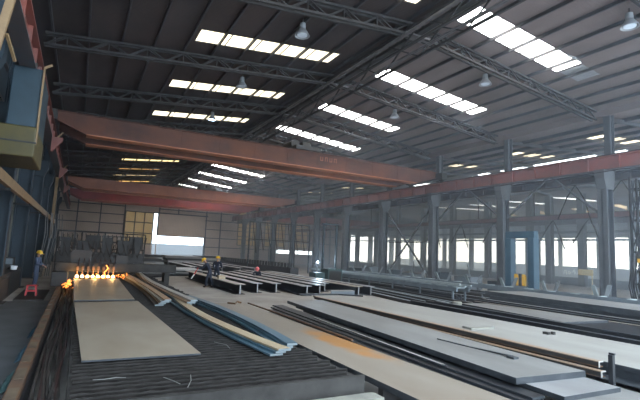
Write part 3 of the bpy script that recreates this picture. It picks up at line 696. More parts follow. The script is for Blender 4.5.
tag(MB().tube([(1.25, gy - .5, .78), (1.15, gy - .55, 1.0), (1.30, gy - .5, 1.2), (1.2, gy - .5, 1.33)], .02, 5).build('flame_tongue', 'flameorange', loc=(1.25, gy - .5, .78)), 'tall thin flame tongue licking up over the gantry beam', 'flame')

# second machine behind
g2 = thing('cutting_gantry', (1.2, 29, 0), 'cluttered dark gantry machine behind the flame cutter', 'cutting machine')
MB().box(-1.0, 3.5, 28.8, 29.3, 1.15, 1.75).build('beam', 'dark', g2)
for x in (-.7, 3.2): MB().box(x - .2, x + .2, 28.4, 29.7, 0, 1.2).build('end_carriage', 'dark', g2)
s = MB()
for i in range(12):
    x = -.9 + .38 * i; s.bar((x, 28.9, 1.75), (x + random.uniform(-.05, .05), 28.9, 2.35 + random.uniform(0, .45)), .06)
s.bar((-1, 28.9, 2.35), (3.4, 28.9, 2.4), .05).bar((1.2, 28.9, 2.7), (3.4, 28.9, 2.72), .06)
s.build('rack_frame', 'dark', g2)
for x, w, h in ((-.6, .5, .8), (.3, .6, .6), (1.5, .5, .9), (2.4, .7, .75), (3.1, .3, .95)):
    MB().box(x - w / 2, x + w / 2, 28.7, 29.2, 1.75, 1.75 + h).build('motor_box', 'dark', g2)
s = MB()
for i in range(14):
    x = -1 + .3 * i; s.tube([(x, 28.75, 2.4), (x + .1, 28.6, 1.7 + .2 * (i % 3)), (x + .3, 28.6, 1.5), (x + .5, 28.75, 2.2 + .1 * (i % 2))], .03, 5)
s.build('hose_loops', 'cable', g2)
t = thing('storage_frame', (.8, 34, 0), 'tall dark tubular frame full of hoses behind the cutting machines', 'frame')
s = MB()
for x in (-1.2, .2, 1.6, 3.0, 4.2): s.bar((x, 34, 0), (x, 34, 3.0), .09)
for z in (.8, 1.9, 3.0): s.bar((-1.2, 34, z), (4.2, 34, z), .08)
s.build('frame', 'dark', t); s = MB()
for i in range(20):
    x = -1.2 + .27 * i; s.tube([(x, 33.9, 2.9), (x + .15, 33.8, 1.8 - .05 * (i % 4)), (x + .1, 33.8, .8 + .3 * (i % 3)), (x + .35, 33.9, 2.8)], .025, 5)
s.build('coiled_hoses', 'cable', t)
for x, z0 in ((-.5, .85), (.9, 1.95), (2.3, .85), (3.6, 1.95)):
    MB().box(x - .45, x + .45, 33.7, 34.3, z0, z0 + .85).build('bin', 'dark', t)

# small plate stacks near the back door
for i, (x0, x1, y, h) in enumerate(((3.6, 5.6, 36, .9), (6.3, 9.0, 57, 1.2), (9.4, 13.6, 57, 1.2), (3.8, 6.6, 42, 1.2), (6.5, 9.0, 38, .55), (14.2, 17, 62, 1.2))):
    lab = ['low dark plate stack just behind the right end of the flame cutter', 'dark plate stack below the left side of the back door', 'wide dark plate stack below the middle of the back door', 'dark plate stack left of the back door', 'grey plate stack behind the first two workers, left', 'hazy plate stack right of the back door']
    t = thing('plate_stack', ((x0 + x1) / 2, y, 0), lab[i], 'plate stack', 'plate stacks toward the back door')
    for j in range(4):
        o = random.uniform(-.2, .2); MB().box(x0 + o, x1 + o, y - 2, y + 2, .12 + j * (h - .12) / 4, .10 + (j + 1) * (h - .12) / 4).build('plate', ['dark', 'plateblue', 'dark', 'plate'][(j + i) % 4], t)
    s = MB()
    for yy in (y - 1.4, y + 1.4): s.box(x0 - .2, x1 + .2, yy - .06, yy + .06, 0, .12)
    s.build('timbers', 'dark', t)

# ------------------------------------------------------------------ H beams
def hbeam(x, y0, y1, w=.55, h=.55, label='', top='flange'):
    t = thing('steel_beam', (x, (y0 + y1) / 2, 0), label, 'steel beam', 'row of finished H beams on the floor')
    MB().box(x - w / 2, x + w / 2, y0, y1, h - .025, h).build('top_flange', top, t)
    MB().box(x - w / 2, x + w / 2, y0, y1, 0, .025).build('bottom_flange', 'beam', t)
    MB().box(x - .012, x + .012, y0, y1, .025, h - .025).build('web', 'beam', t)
    MB().box(x - .03, x + .03, y0 - .004, y0, .025, h - .025).build('end_plate', 'flange', t)
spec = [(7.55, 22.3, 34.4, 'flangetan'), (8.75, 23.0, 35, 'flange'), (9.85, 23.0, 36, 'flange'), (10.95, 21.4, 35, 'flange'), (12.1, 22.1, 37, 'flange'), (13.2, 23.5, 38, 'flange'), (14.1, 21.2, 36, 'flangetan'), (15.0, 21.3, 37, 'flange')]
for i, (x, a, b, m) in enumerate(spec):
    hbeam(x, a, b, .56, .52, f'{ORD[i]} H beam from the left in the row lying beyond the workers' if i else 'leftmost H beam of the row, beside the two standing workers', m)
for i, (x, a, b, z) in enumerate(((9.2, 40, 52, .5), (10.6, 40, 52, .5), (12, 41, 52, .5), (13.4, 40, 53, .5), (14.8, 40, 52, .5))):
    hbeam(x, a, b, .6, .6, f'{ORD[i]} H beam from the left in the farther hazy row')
t = thing('channel_offcut', (12.9, 21.0, 0), 'short blue grey channel offcut before the H beam ends', 'offcut')
MB().box(12.1, 13.6, 20.85, 21.25, .28, .33).build('top_flange', 'plateblue', t); MB().box(12.1, 13.6, 20.85, 20.88, .03, .28).build('web', 'racks', t); MB().box(12.1, 13.6, 20.85, 21.25, 0, .03).build('bottom_flange', 'racks', t)

# ------------------------------------------------------------------ plates on the right
def blocks(xs, ys, z, label):
    t = thing('support_timbers', (sum(xs) / 2, sum(ys) / 2, 0), label, 'timbers')
    y = ys[0] + .5
    while y < ys[1]: MB().box(xs[0] + .1, xs[1] - .1, y - .06, y + .06, 0, z).build('timber', 'dark', t); y += 2.4
P1 = plate([(4.0, 2.6), (5.2, 2.6), (5.12, 14.6), (4.02, 14.9)], .45, .50, 'platerust', 'long tan plate with an orange rust streak beside the table')
blocks((4.0, 5.1), (2.6, 14), .395, 'dark timbers under the long rust streaked plate')
plate([(4.0, 2.6), (5.25, 2.6), (5.2, 13.0), (4.1, 13.0)], .40, .448, 'edge', 'dark plate just under the rust streaked plate')
# dark strips stack between
dk = [(5.22, 5.75, 3.0, 14.2, .0, .14), (5.35, 5.85, 3.2, 14.6, .145, .20), (5.5, 5.95, 3.4, 14.8, .205, .26), (5.65, 6.02, 4.0, 15.0, .265, .31), (5.8, 6.08, 4.4, 15.2, .315, .35)]
for i, (x0, x1, a, b, z0, z1) in enumerate(dk):
    plate([(x0 + .2, a), (x1 + .2, a), (x1 + .72, b), (x0 + .6, b)], z0, z1, 'black', ['lowest', 'second', 'third', 'fourth', 'uppermost'][i] + ' black steel strip in the stepped stack left of the grey plates', 'stepped stack of black strips', 'steel_strip')
plate([(6.05, 6.3), (6.12, 6.25), (6.45, 12.0), (6.4, 12.0)], .352, .375, 'platepale', 'narrow pale bar lying along the black stepped strips', None, 'flat_bar')
plate([(6.5, 2.9), (7.95, 2.9), (8.5, 14.0), (7.05, 14.0)], .26, .33, 'plateblue', 'lower grey plate sticking out under the near end of the top plate')
plate([(6.36, 4.15), (7.75, 4.12), (8.4, 14.5), (7.0, 14.5)], .33, .40, 'plate', 'second grey plate from the top with an orange stained corner')
blocks((6.5, 8.0), (3.0, 14), .26, 'dark timbers under the stack of grey plates')
plate([(6.2, 4.83), (7.81, 4.71), (8.47, 15.3), (6.98, 15.2)], .40, .50, 'plateblue', 'topmost blue grey plate of the near stack with a clean cut end')
# curved offcut and bits
s = MB(); pts = [(7.19 + .02 * i - .0005 * i * i * 0, 7.62 - .2 * i, .503 + .03 * abs(i - 4) / 5) for i in range(10)]
cs = MB()
for i in range(9):
    a, b = V(pts[i]), V(pts[i + 1]); off = .06 * math.sin(i / 9 * PI); off2 = .06 * math.sin((i + 1) / 9 * PI)
    cs.bar(a + V((off, 0, 0)), b + V((off2, 0, 0)), .02 + .006 * i, .02)
cs.box(7.28, 7.42, 5.72, 5.88, .50, .535)
tag(cs.build('curved_offcut', 'edge', loc=(7.3, 6.8, .5)), 'slim curved black offcut lying on the blue grey top plate', 'offcut')
# channels along the third plate
for i, (x, z, lab) in enumerate(((8.86, .40, 'upper rusty channel section along the edge of the long pale plate'), (8.72, .26, 'lower rusty channel section below the long pale plate edge'))):
    t = thing('channel_section', (x, 10, z), lab, 'channel')
    a = 5.05 - .12 * i
    MB().box(x - .07, x + .07, a, 16.5, z + .095, z + .11).build('top_flange', 'rustpale', t); MB().box(x - .07, x - .055, a, 16.5, z + .015, z + .095).build('web', 'dark', t); MB().box(x - .07, x + .07, a, 16.5, z, z + .015).build('bottom_flange', 'rust', t)
    MB().box(x - .075, x + .075, a - .01, a, z + .09, z + .11).box(x - .075, x - .04, a - .01, a, z, z + .09).build('cut_end', 'brightcut', t)
blocks((8.4, 11.8), (3.5, 17), .26, 'dark timbers under the long pale plate')
plate([(8.60, 2.9), (11.8, 2.9), (11.6, 16.5), (8.6, 16.5)], .18 + .08, .262, 'edge', 'thin dark sheet below the long pale plate')
plate([(8.96, 3.0), (11.75, 3.0), (11.3, 16.9), (8.95, 16.9)], .42, .50, 'platepale', 'long pale plate in the middle of the right yard with rusty channel edge')
plate([(9.0, 3.0), (11.9, 3.0), (11.5, 16.5), (9.0, 16.5)], .27, .41, 'edge', 'dark plate under the long pale plate')
o = MB().box(9.12, 9.95, 8.40, 8.50, .50, .55).bar((9.12, 8.4, .53), (9.16, 8.75, .53), .05).build('bar_offcut', 'ledge', loc=(9.5, 8.4, .5)); tag(o, 'short grey bar offcut on the left edge of the long pale plate', 'offcut')
o = MB().box(10.65, 10.75, 7.35, 7.5, .50, .56).box(10.8, 10.88, 7.3, 7.38, .50, .57).build('small_scrap', 'dark', loc=(10.75, 7.4, .5)); tag(o, 'tiny dark scrap near the middle of the long pale plate', 'scrap')
# bent rod by the rust plate
tag(MB().tube([(4.55, 14.6, .52), (4.7, 14.3, .53), (4.85, 14.55, .56), (5.0, 14.6, .52)], .03, 6).build('bent_rod', 'rust', loc=(4.8, 14.5, .5)), 'bent rusty rod on the far end of the rust streaked plate', 'rod')
tag(MB().tube([(5.18, 14.4, .53), (5.22, 11, .53), (5.2, 8.0, .53)], .025, 6).build('thin_rod', 'rust', loc=(5.2, 11, .5)), 'long thin rusty rod along the right edge of the rust streaked plate', 'rod')
tag(MB().box(4.4, 5.7, 17.6, 17.72, 0, .12).build('flat_bar', 'rust', loc=(5, 17.6, 0)), 'short dark bar on the pale floor beyond the blue strips', 'bar')
tag(MB().prism([(8.3, 17.2), (8.36, 17.0), (10.2, 16.9), (11.0, 16.2), (11.05, 16.3), (10.2, 17.1)], .50, .56).build('dark_strip', 'black', loc=(9.5, 17, .5)), 'dark bent strip across the far end of the long pale plate', 'strip')
# post
po = thing('steel_post', (7.9, 4.33, 0), 'black upright steel post at the lower right before the plates', 'post')
MB().box(7.88, 7.95, 4.3, 4.37, 0, .84).build('post', 'black', po); MB().box(7.915, 7.95, 4.29, 4.38, .84, .87).build('notch', 'black', po)
# thin bars right of the pale plate
for i in range(7):
    x = 12.1 + .24 * i
    plate([(x, 4.5), (x + .17, 4.5), (x + .17 + .12, 15.2 - .4 * (i % 3)), (x + .1, 15.2 - .4 * (i % 3))], .10 + .02 * (i % 2), .34 + .05 * ((i * 3) % 4), ['black', 'edge', 'rust', 'black', 'racks', 'edge', 'black'][i], f'{ORD[i]} dark flat bar from the left in the bundle right of the long pale plate', 'bundle of dark flat bars', 'flat_bar', 'black')
blocks((12.0, 14.2), (4.5, 15), .10, 'dark timbers under the bundle of flat bars')
plate([(14.0, 9.1), (16.3, 9.0), (15.9, 13.9), (14.6, 14.1)], .36, .43, 'plateblue', 'short pale blue plate beyond the bundle of dark bars')
plate([(13.95, 5.0), (16.6, 5.0), (16.4, 14.4), (14.4, 14.5)], .26, .355, 'black', 'black plate under the short pale blue plate')
blocks((14.4, 16.2), (5.0, 13.5), .26, 'dark timbers under the short pale blue plate')
for i in range(3):
    x = 16.9 + .3 * i
    plate([(x, 5), (x + .2, 5), (x + .25, 15.6), (x + .05, 15.6)], 0.0, .33 + .05 * i, ['platetan', 'edge', 'plate'][i], ['tan', 'dark', 'grey'][i] + ' long flat bar between the pale blue plate and the raised far plate', None, 'flat_bar', 'black')
plate([(17.9, 8.0), (20.6, 8.0), (21.2, 15.8), (18.6, 16.3)], .55, .75, 'plate', 'raised wide grey plate at the right edge before the roller line')
plate([(18.0, 8.0), (20.6, 8.0), (21.1, 15.6), (18.6, 16.0)], .22, .54, 'black', 'thick black slab under the raised wide grey plate')
blocks((18.4, 20.6), (8.0, 15.5), .22, 'dark timbers under the raised wide grey plate')
tag(MB().lathe((14.3, 14.0, 0), [(0, 0), (.16, 0), (.2, .5), (.15, .52), (0, .52)], 12).build('small_drum', 'ledge', loc=(14.3, 14, 0)), 'small pale drum on the floor left of the raised plate', 'drum')

# loose long bars lying mid yard
random.seed(11)
mb_spec = [((14.3, 16.4), (16.1, 27.5), 'rackpale'), ((14.7, 16.0), (16.5, 27.8), 'racks'), ((15.15, 15.4), (16.9, 27.0), 'rackpale'), ((15.6, 15.0), (17.25, 26.0), 'dark'), ((16.0, 15.2), (17.5, 27.6), 'racks'), ((16.4, 15.0), (17.55, 24), 'dark')]
for i, (a, b, m) in enumerate(mb_spec):
    z = .05 + .06 * (i % 3)
    plate([(a[0], a[1]), (a[0] + .22, a[1]), (b[0] + .22, b[1]), (b[0], b[1])], z - .05, z + .12, m, f'{ORD[i]} loose long bar from the front on the floor right of the H beams', 'loose long bars on the floor', 'flat_bar', 'dark')

for i in range(8):
    x = 19.25 + .24 * i; z = [0, .14, .28, .1, .3, .2, .12, .36][i]
    plate([(x, 16.8 + .4 * (i % 3)), (x + .19, 16.8 + .4 * (i % 3)), (x + .23, 33 - .5 * (i % 2)), (x + .04, 33 - .5 * (i % 2))], 0 if i % 2 else .0, .16 + z, ['racks', 'rackpale', 'dark', 'rackpale', 'racks', 'rackpale', 'dark', 'racks'][i], f'{ORD[i]} stacked bar from the left between the two roller lines', 'bars stacked between the roller lines', 'flat_bar', 'dark')
for i in range(4):
    x = 17.92 + .17 * i
    plate([(x, 17.8), (x + .13, 17.8), (x + .13, 33), (x, 33)], 0, .28 + .08 * (i % 2), 'dark', f'{ORD[i]} dark bar from the left on the floor under the roller rack', 'bars stored under the roller rack', 'flat_bar', 'black')
# roller lines
def roller_line(x, y0, y1, z, label, vs=True, m='racks', w=.9):
    t = thing('roller_conveyor', (x, (y0 + y1) / 2, 0), label, 'conveyor')
    for dx in (-w / 2, w / 2): MB().box(x + dx - .05, x + dx + .05, y0, y1, z - .22, z).build('side_rail', m, t)
    y = y0 + .3; k = 0
    while y < y1:
        if k % 2 == 0:
            for dx in (-w / 2, w / 2): MB().box(x + dx - .04, x + dx + .04, y - .05, y + .05, 0, z - .22).build('leg', m, t)
        MB().cyl((x - w / 2, y, z - .04), (x + w / 2, y, z - .04), .06, n=8).build('roller', 'rackpale', t)
        if vs and k % 2 == 0:
            for sgn in (-1, 1):
                MB().extr([(x + sgn * w * .5 - .03, z), (x + sgn * w * .5 + .03, z), (x + sgn * (w * .5 + .30) + .02, z + .52), (x + sgn * (w * .5 + .30) - .03, z + .52)], 'Y', y - .1, y + .1).build('v_arm', 'rackpale' if sgn < 0 else 'racks', t)
        y += 1.3; k += 1
    return t
roller_line(22.0, 9.5, 34, .85, 'long grey roller conveyor with V arms before the right columns', w=.8)
roller_line(18.3, 17.5, 33.5, .8, 'grey roller rack carrying pale bars left of the columns', vs=False)
for i in range(6):
    x = 17.95 + .14 * i
    tag(MB().bar((x, 17.0 + .5 * (i % 3), .88 + .05 * (i % 2)), (x + .1, 35 + .4 * (i % 2), .88 + .05 * (i % 2)), .10, .08).build('pale_bar', ['rackpale', 'racks'][0], loc=(x, 26, .85)), f'{ORD[i]} pale steel bar from the left resting on the roller rack', 'bar', 'pale bars on the roller rack')
# toothed rack line far
t = thing('toothed_rack', (16.2, 41, 0), 'long dark toothed storage rack beyond the H beams', 'rack')
MB().bar((15.3, 52, .6), (16.6, 35, .6), .8, .6).build('bed', 'dark', t); s = MB(); q = MB()
for i in range(28):
    u = i / 27; x = 15.3 + 1.3 * u; y = 52 - 17 * u
    MB().bar((x - .25, y, .9), (x - .25, y, 1.3), .2, .12).build('tooth', 'dark', t)
    if i % 3 == 0:
        for dx in (-.25, .25): MB().bar((x + dx, y, 0), (x + dx, y, .3), .12).build('leg', 'dark', t)

# welding station
t = thing('welding_cabin', (17.0, 29.3, 0), 'dark green machine cabinet with a bright welding arc above it', 'cabinet')
MB().box(16.3, 17.5, 28.6, 29.8, .0, 1.15).build('body', 'greenbox', t, bevel=.03); MB().box(16.4, 17.4, 28.58, 28.6, .2, 1.0).build('door', 'dark', t)
MB().box(15.4, 16.2, 28.9, 29.9, 0, .85).build('side_unit', 'greenbox', t)
MB().bar((16.4, 29.7, 1.15), (16.4, 29.7, 4.5), .12).bar((17.55, 29.75, 0), (17.55, 29.75, 4.5), .12).bar((16.2, 29.7, 4.5), (17.7, 29.7, 4.5), .12).build('gantry_frame', 'darkblue', t)
tag(MB().lathe((16.95, 31.5, 1.55), [(0, -.09), (.09, 0), (0, .09)], 10).build('welding_arc', 'arc', loc=(16.95, 31.5, 1.55)), 'brilliant blue white welding arc above the green cabinet', 'arc')
tag(MB().cyl((16.95, 31.6, 0), (16.95, 31.6, 1.44), .05).box(16.7, 17.2, 31.5, 31.8, 1.40, 1.46).build('work_stand', 'dark', loc=(16.95, 31.6, 0)), 'dark stand holding the work under the welding arc', 'stand')
l = bpy.data.lights.new('arc_light', 'POINT'); l.energy = 350; l.color = (.6, .8, 1); l.shadow_soft_size = .1
o = bpy.data.objects.new('arc_light', l); COL.objects.link(o); o.location = (16.95, 31.2, 1.75)
# frame hoist behind
t = thing('tubular_frame', (19, 44, 0), 'dark tubular frame with hanging hoses among the hazy columns', 'frame')
s = MB()
for x in (15.5, 18, 20.5, 22.5): s.bar((x, 44, 0), (x, 44, 5.2), .12)
s.bar((15.5, 44, 5.2), (22.5, 44, 5.2), .14).bar((15.5, 44, 3.4), (22.5, 44, 3.4), .1); s.build('frame', 'darkblue', t); s = MB()
for i in range(8): s.tube([(15.8 + .8 * i, 43.9, 5.2), (16.0 + .8 * i, 43.8, 3.6), (16.3 + .8 * i, 43.9, 2.0 + .3 * (i % 3))], .05, 5)
s.build('hoses', 'dark', t)

# portal machine
t = thing('blue_portal_machine', (23.2, 17.6, 0), 'blue portal frame machine with two yellow guards by the second column', 'machine')
MB().box(22.95, 23.45, 18.2, 18.62, .0, 3.7).build('post', 'colblue', t, bevel=.03); MB().box(22.95, 23.45, 16.65, 17.05, .0, 3.7).build('post', 'colblue', t, bevel=.03)
MB().box(23.0, 23.4, 16.65, 18.62, 3.7, 4.1).build('top_beam', 'colblue', t, bevel=.03)
MB().box(22.9, 23.45, 17.07, 18.18, .0, .9).build('base', 'racks', t)
for y in (17.38, 17.9):
    MB().extr([(23.0, .9), (23.15, .9), (23.15, 1.45), (23.0, 1.6)], 'Y', y - .13, y + .13).build('guard', 'yellowbright', t, bevel=.05)
MB().cyl((23.07, 17.64, .9), (23.07, 17.64, 1.6), .09).build('spindle', 'dark', t)
# yellow sign box and hose tower on the far right
tag(MB().box(23.3, 23.36, 13.55, 14.3, 1.75, 2.05).cyl((23.33, 13.6, 0), (23.33, 13.6, 1.75), .025).build('sign_board', 'boardtan', loc=(23.33, 13.8, 0)), 'blank tan board on a stem between the columns', 'board')
t = thing('hose_tower', (23.4, 11.3, 0), 'tall dark tower wrapped in black hoses at the right edge', 'tower')
s = MB()
for x, y in ((23.1, 11.0), (23.7, 11.0), (23.1, 11.55), (23.7, 11.55)): s.bar((x, y, 0), (x, y, 6.6), .09)
for z in (1.5, 3, 4.5, 6): s.bar((23.1, 11.0, z), (23.1, 11.55, z), .07).bar((23.7, 11.0, z), (23.7, 11.55, z), .07).bar((23.1, 11.55, z), (23.7, 11.55, z), .07).bar((23.1, 11.55, z - 1.4), (23.1, 11.0, z), .05)
s.build('tower_frame', 'dark', t)
for i in range(7):
    y = 10.9 + .10 * i; MB().tube([(23.0, y, 6.4), (22.9, y + .16 * math.sin(i * 2), 4.8), (22.95, y - .12 * math.cos(i * 3), 3.0 + .2 * (i % 3)), (22.9, y + .14, 1.4), (23.0, y, .3)], .032, 5).build('hose', 'black', t)
MB().box(22.8, 22.9, 11.0, 11.2, 2.5, 2.68).build('yellow_tag', 'yellowbright', t)
# festoon loops under the far runway
for i, y in enumerate((24.0, 20.9, 30.2, 34.5, 38.5)):
    x = XA - .3
    pts = [(x, y + 1.4, 4.0), (x, y + 1.0, 4.6), (x, y + .5, 5.4), (x, y, 5.97), (x, y - .35, 5.3), (x, y - .7, 4.3), (x, y - 1.0, 3.5)]
    tag(MB().tube(pts, .06, 6).build('festoon_cable', 'black', loc=(x, y, 5.97)), f'{ORD[i]} black festoon cable loop hanging below the dark aisle beam', 'cable', 'festoon loops under the aisle beam')
for i, (y, z0) in enumerate(((15.4, 6.85), (12.9, 6.85))):
    pts = [(XR + 1, y + 1.1, 4.9), (XR + 1, y + .5, 6.2), (XR + 1, y, z0), (XR + 1, y - .5, 6.0), (XR + 1, y - .9, 4.6)]
    tag(MB().tube(pts, .035, 6).build('festoon_cable', 'black', loc=(XR + 1, y, 7)), ['black V shaped cable hanging left of the first right column', 'black V shaped cable hanging right of the first right column'][i], 'cable')
# low clutter along the column row
for i in range(7):
    y = 21 + 3.1 * i
    t = thing('material_bin', (25.6, y, 0), f'{ORD[i]} low grey bin from the right standing behind the column row', 'bin', 'bins behind the column row')
    MB().box(25.1, 26.3, y - .8, y + .8, .15, .9 + .15 * (i % 3)).build('body', 'racks' if i % 2 else 'darkblue', t)
    for a in (-.7, .7):
        for b in (25.2, 26.1): MB().box(b, b + .1, y + a - .05, y + a + .05, 0, .15).build('foot', 'dark', t)
    if i % 2: MB().bar((25.3, y - .6, .9), (25.9, y + .2, 1.9), .1).build('propped_bar', 'racks', t)

# ------------------------------------------------------------------ people
def skin_mesh(J, E, root, levels=1):
    bm = bmesh.new(); L = bm.verts.layers.skin.verify(); d = {}
    for k, (p, r) in J.items():
        v = bm.verts.new(p); rr = r if isinstance(r, tuple) else (r, r); v[L].radius = rr; v[L].use_root = (k == root); d[k] = v
    for a, b in E: bm.edges.new((d[a], d[b]))
    me = bpy.data.meshes.new('t'); bm.to_mesh(me); bm.free()
    o = bpy.data.objects.new('t', me); COL.objects.link(o)
    sk = o.modifiers.new('s', 'SKIN'); sk.branch_smoothing = .6; ss = o.modifiers.new('b', 'SUBSURF'); ss.levels = levels; ss.render_levels = levels
    dg = bpy.context.evaluated_depsgraph_get(); r = bpy.data.meshes.new_from_object(o.evaluated_get(dg))
    bpy.data.objects.remove(o); return r
def mb_from(me, mi=0, s=None):
    s = s or MB(); s.add([v.co.copy() for v in me.vertices], [tuple(p.vertices) for p in me.polygons], mi); return s
def person(loc, rz, pose, label, cloth, hat):
    P = {k: V(v) for k, v in pose.items()}
    def seg(a, b, t): return P[a].lerp(P[b], t)
    J = {'pel': (P['pel'], (.13, .10)), 'wst': (seg('pel', 'chs', .45), (.115, .09)), 'chs': (P['chs'], (.15, .10)), 'nk': (P['nk'], .05)}
    E = [('pel', 'wst'), ('wst', 'chs'), ('chs', 'nk')]
    hd = (P['hd'] - P['nk']).normalized()
    J['h1'] = (P['nk'] + hd * .09, .065); J['h2'] = (P['hd'], (.078, .092)); J['h3'] = (P['hd'] + hd * .10, .06); E += [('nk', 'h1'), ('h1', 'h2'), ('h2', 'h3')]
    fwd = V((0, 1, 0)) if 'fwd' not in P else P['fwd'].normalized()
    for s_ in 'lr':
        J['sh' + s_] = (P['sh' + s_], .055); J['el' + s_] = (P['el' + s_], .042); J['wr' + s_] = (P['wr' + s_], .028)
        J['hp' + s_] = (P['hp' + s_], .085); J['kn' + s_] = (P['kn' + s_], .058); J['an' + s_] = (P['an' + s_], .042)
        E += [('chs', 'sh' + s_), ('sh' + s_, 'el' + s_), ('el' + s_, 'wr' + s_), ('pel', 'hp' + s_), ('hp' + s_, 'kn' + s_), ('kn' + s_, 'an' + s_)]
        J['toe' + s_] = (P['an' + s_] + fwd * .15 + V((0, 0, -.045)), .032); E.append(('an' + s_, 'toe' + s_))
        d = (P['wr' + s_] - P['el' + s_]).normalized(); J['pm' + s_] = (P['wr' + s_] + d * .07, (.036, .018)); E.append(('wr' + s_, 'pm' + s_))
    base = skin_mesh(J, E, 'pel'); body = mb_from(base)
    for s_ in 'lr':      # fingers, rooted in the palm and slightly curled
        d = (P['wr' + s_] - P['el' + s_]).normalized(); sd = d.cross(V((0, 0, 1)))
        sd = sd.normalized() if sd.length > .2 else V((1, 0, 0)); cu = d.cross(sd); p = P['wr' + s_] + d * .06
        for q, (o_, ln) in enumerate(((-.027, .07), (-.009, .082), (.009, .078), (.027, .062))):
            a = p + sd * o_; b = a + d * ln * .6; c_ = b + d * ln * .35 + cu * ln * .3; e = c_ + cu * ln * .3
            body.tube([a, b, c_, e], .009, 6)
        a = P['wr' + s_] + d * .02 + sd * -.03; body.tube([a, a + d * .03 - sd * .02, a + d * .06 - sd * .02 + cu * .015], .010, 6)
    c = P['hd'] - hd * .005
    side = hd.cross(fwd).normalized(); f2 = side.cross(hd).normalized() * (1 if side.cross(hd).dot(fwd) > 0 else -1)
    body.cyl(c + f2 * .085 + hd * .01, c + f2 * .115 - hd * .02, .010, .016, 8)                       # nose
    for q in (-1, 1):
        body.cyl(c + side * q * .078, c + side * q * .092 + hd * .01, .026, .02, 8)                      # ears
        e = c + f2 * .082 + side * q * .032 + hd * .018; body.cyl(e - f2 * .006, e + f2 * .008, .012, .009, 8, mi=1)
    body.bar(c + f2 * .086 - hd * .05 - side * .022, c + f2 * .086 - hd * .05 + side * .022, .012, .008, mi=1)     # mouth
    o = body.build('person', ['skin', 'eye'], loc=(0, 0, 0), smooth=True); o.location = loc; o.rotation_euler = (0, 0, rz); ORG[o.name] = V((0, 0, 0)); tag(o, label, 'person')
    segs = []
    for a, b in E:
        pa, pb = V(J[a][0]), V(J[b][0])
        if a[:2] in ('an', 'wr') or (a in ('nk', 'h1', 'h2')): kind = None
        elif a[:2] in ('hp', 'kn') or b[:2] == 'hp': kind = 'trousers'
        elif (a, b) == ('chs', 'nk'): pb = pa.lerp(pb, .8); kind = 'jacket'; segs.append((V(J['nk'][0]), V(J['h1'][0]), None))
        else: kind = 'jacket'
        segs.append((pa, pb, kind))
    def near(c):
        best = (9, None)
        for pa, pb, kd in segs:
            d = pb - pa; t_ = max(0, min(1, (c - pa).dot(d) / max(d.dot(d), 1e-9))); q = (c - pa - d * t_).length
            if q < best[0]: best = (q, kd)
        return best[1]
    base.update(); kinds = [near(f.center) for f in base.polygons]
    for kd, grow in (('jacket', .022), ('trousers', .017)):
        g = MB(); idx = {}; fs = []
        for f, kk in zip(base.polygons, kinds):
            if kk != kd: continue
            for v in f.vertices:
                if v not in idx: idx[v] = len(idx)
            fs.append([idx[v] for v in f.vertices])
        g.add([base.vertices[v].co + base.vertices[v].normal * grow for v in idx], fs)
        g.build(kd, cloth, o, smooth=True)
    for s_ in 'lr':
        a = P['an' + s_]; mb_from(skin_mesh({'a': (a + V((0, 0, .06)), .058), 'b': (a + V((0, 0, -.035)) - fwd * .03, .05), 'c': (a + fwd * .17 + V((0, 0, -.05)), (.045, .035))}, [('a', 'b'), ('b', 'c')], 'b')).build('boot', 'boot', o, smooth=True)
    Rm = Matrix((side, f2, hd)).transposed(); hc = P['hd'] + hd * .045; h = MB()
    h.lathe((0, 0, 0), [(.142, 0), (.138, .045), (.118, .095), (.08, .13), (.03, .146), (0, .148)], 18)
    h.prism([(.15 * math.cos(t), .15 * math.sin(t) * (1.45 if math.sin(t) > 0 else 1)) for t in [2 * PI * i / 18 for i in range(18)]], -.012, .004)
    h.v = [tuple(hc + Rm @ V(v)) for v in h.v]
    h.build('helmet', hat, o, smooth=False)
    return o
stand = dict(pel=(0, 0, .95), chs=(0, .02, 1.32), nk=(0, .03, 1.48), hd=(0, .06, 1.62), shl=(-.20, .02, 1.42), shr=(.20, .02, 1.42), ell=(-.27, .08, 1.14), elr=(.27, .10, 1.14), wrl=(-.22, .28, 1.02), wrr=(.18, .33, 1.08),
             hpl=(-.10, 0, .90), hpr=(.10, 0, .90), knl=(-.12, .03, .50), knr=(.13, .05, .50), anl=(-.13, -.02, .09), anr=(.15, .0, .09))
bend = dict(stand, chs=(0, .18, 1.28), nk=(0, .28, 1.41), hd=(0, .38, 1.53), shl=(-.2, .22, 1.36), shr=(.2, .22, 1.36), ell=(-.28, .38, 1.14), elr=(.27, .42, 1.14), wrl=(-.24, .62, 1.06), wrr=(.10, .66, 1.10),
            knl=(-.14, .14, .50), anl=(-.16, .16, .09), knr=(.13, .0, .49), anr=(.16, -.18, .09))
crouch = dict(stand, pel=(0, -.05, .32), chs=(0, .18, .66), nk=(0, .24, .82), hd=(0, .32, .94), shl=(-.2, .2, .76), shr=(.2, .2, .76), ell=(-.26, .36, .56), elr=(.26, .36, .56), wrl=(-.15, .55, .48), wrr=(.15, .56, .48),
              hpl=(-.1, -.02, .32), hpr=(.1, -.02, .32), knl=(-.2, .36, .50), knr=(.2, .36, .50), anl=(-.17, .12, .09), anr=(.17, .12, .09))
person((-1.7, 26.4, 0), -1.9, stand, 'person in blue workwear and yellow helmet standing at the left walkway', 'clothblue', 'hat')
person((7.0, 26.3, 0), 1.0, bend, 'person in dark workwear and yellow helmet leaning over, left of the pair', 'cloth', 'hat')
person((7.95, 28.3, 0), -.6, stand, 'person in dark workwear and yellow helmet standing behind the leftmost beam', 'cloth', 'hat')
person((11.5, 30.3, .0), 2.6, crouch, 'person in pink helmet crouching low among the H beams', 'cloth', 'hatpink')
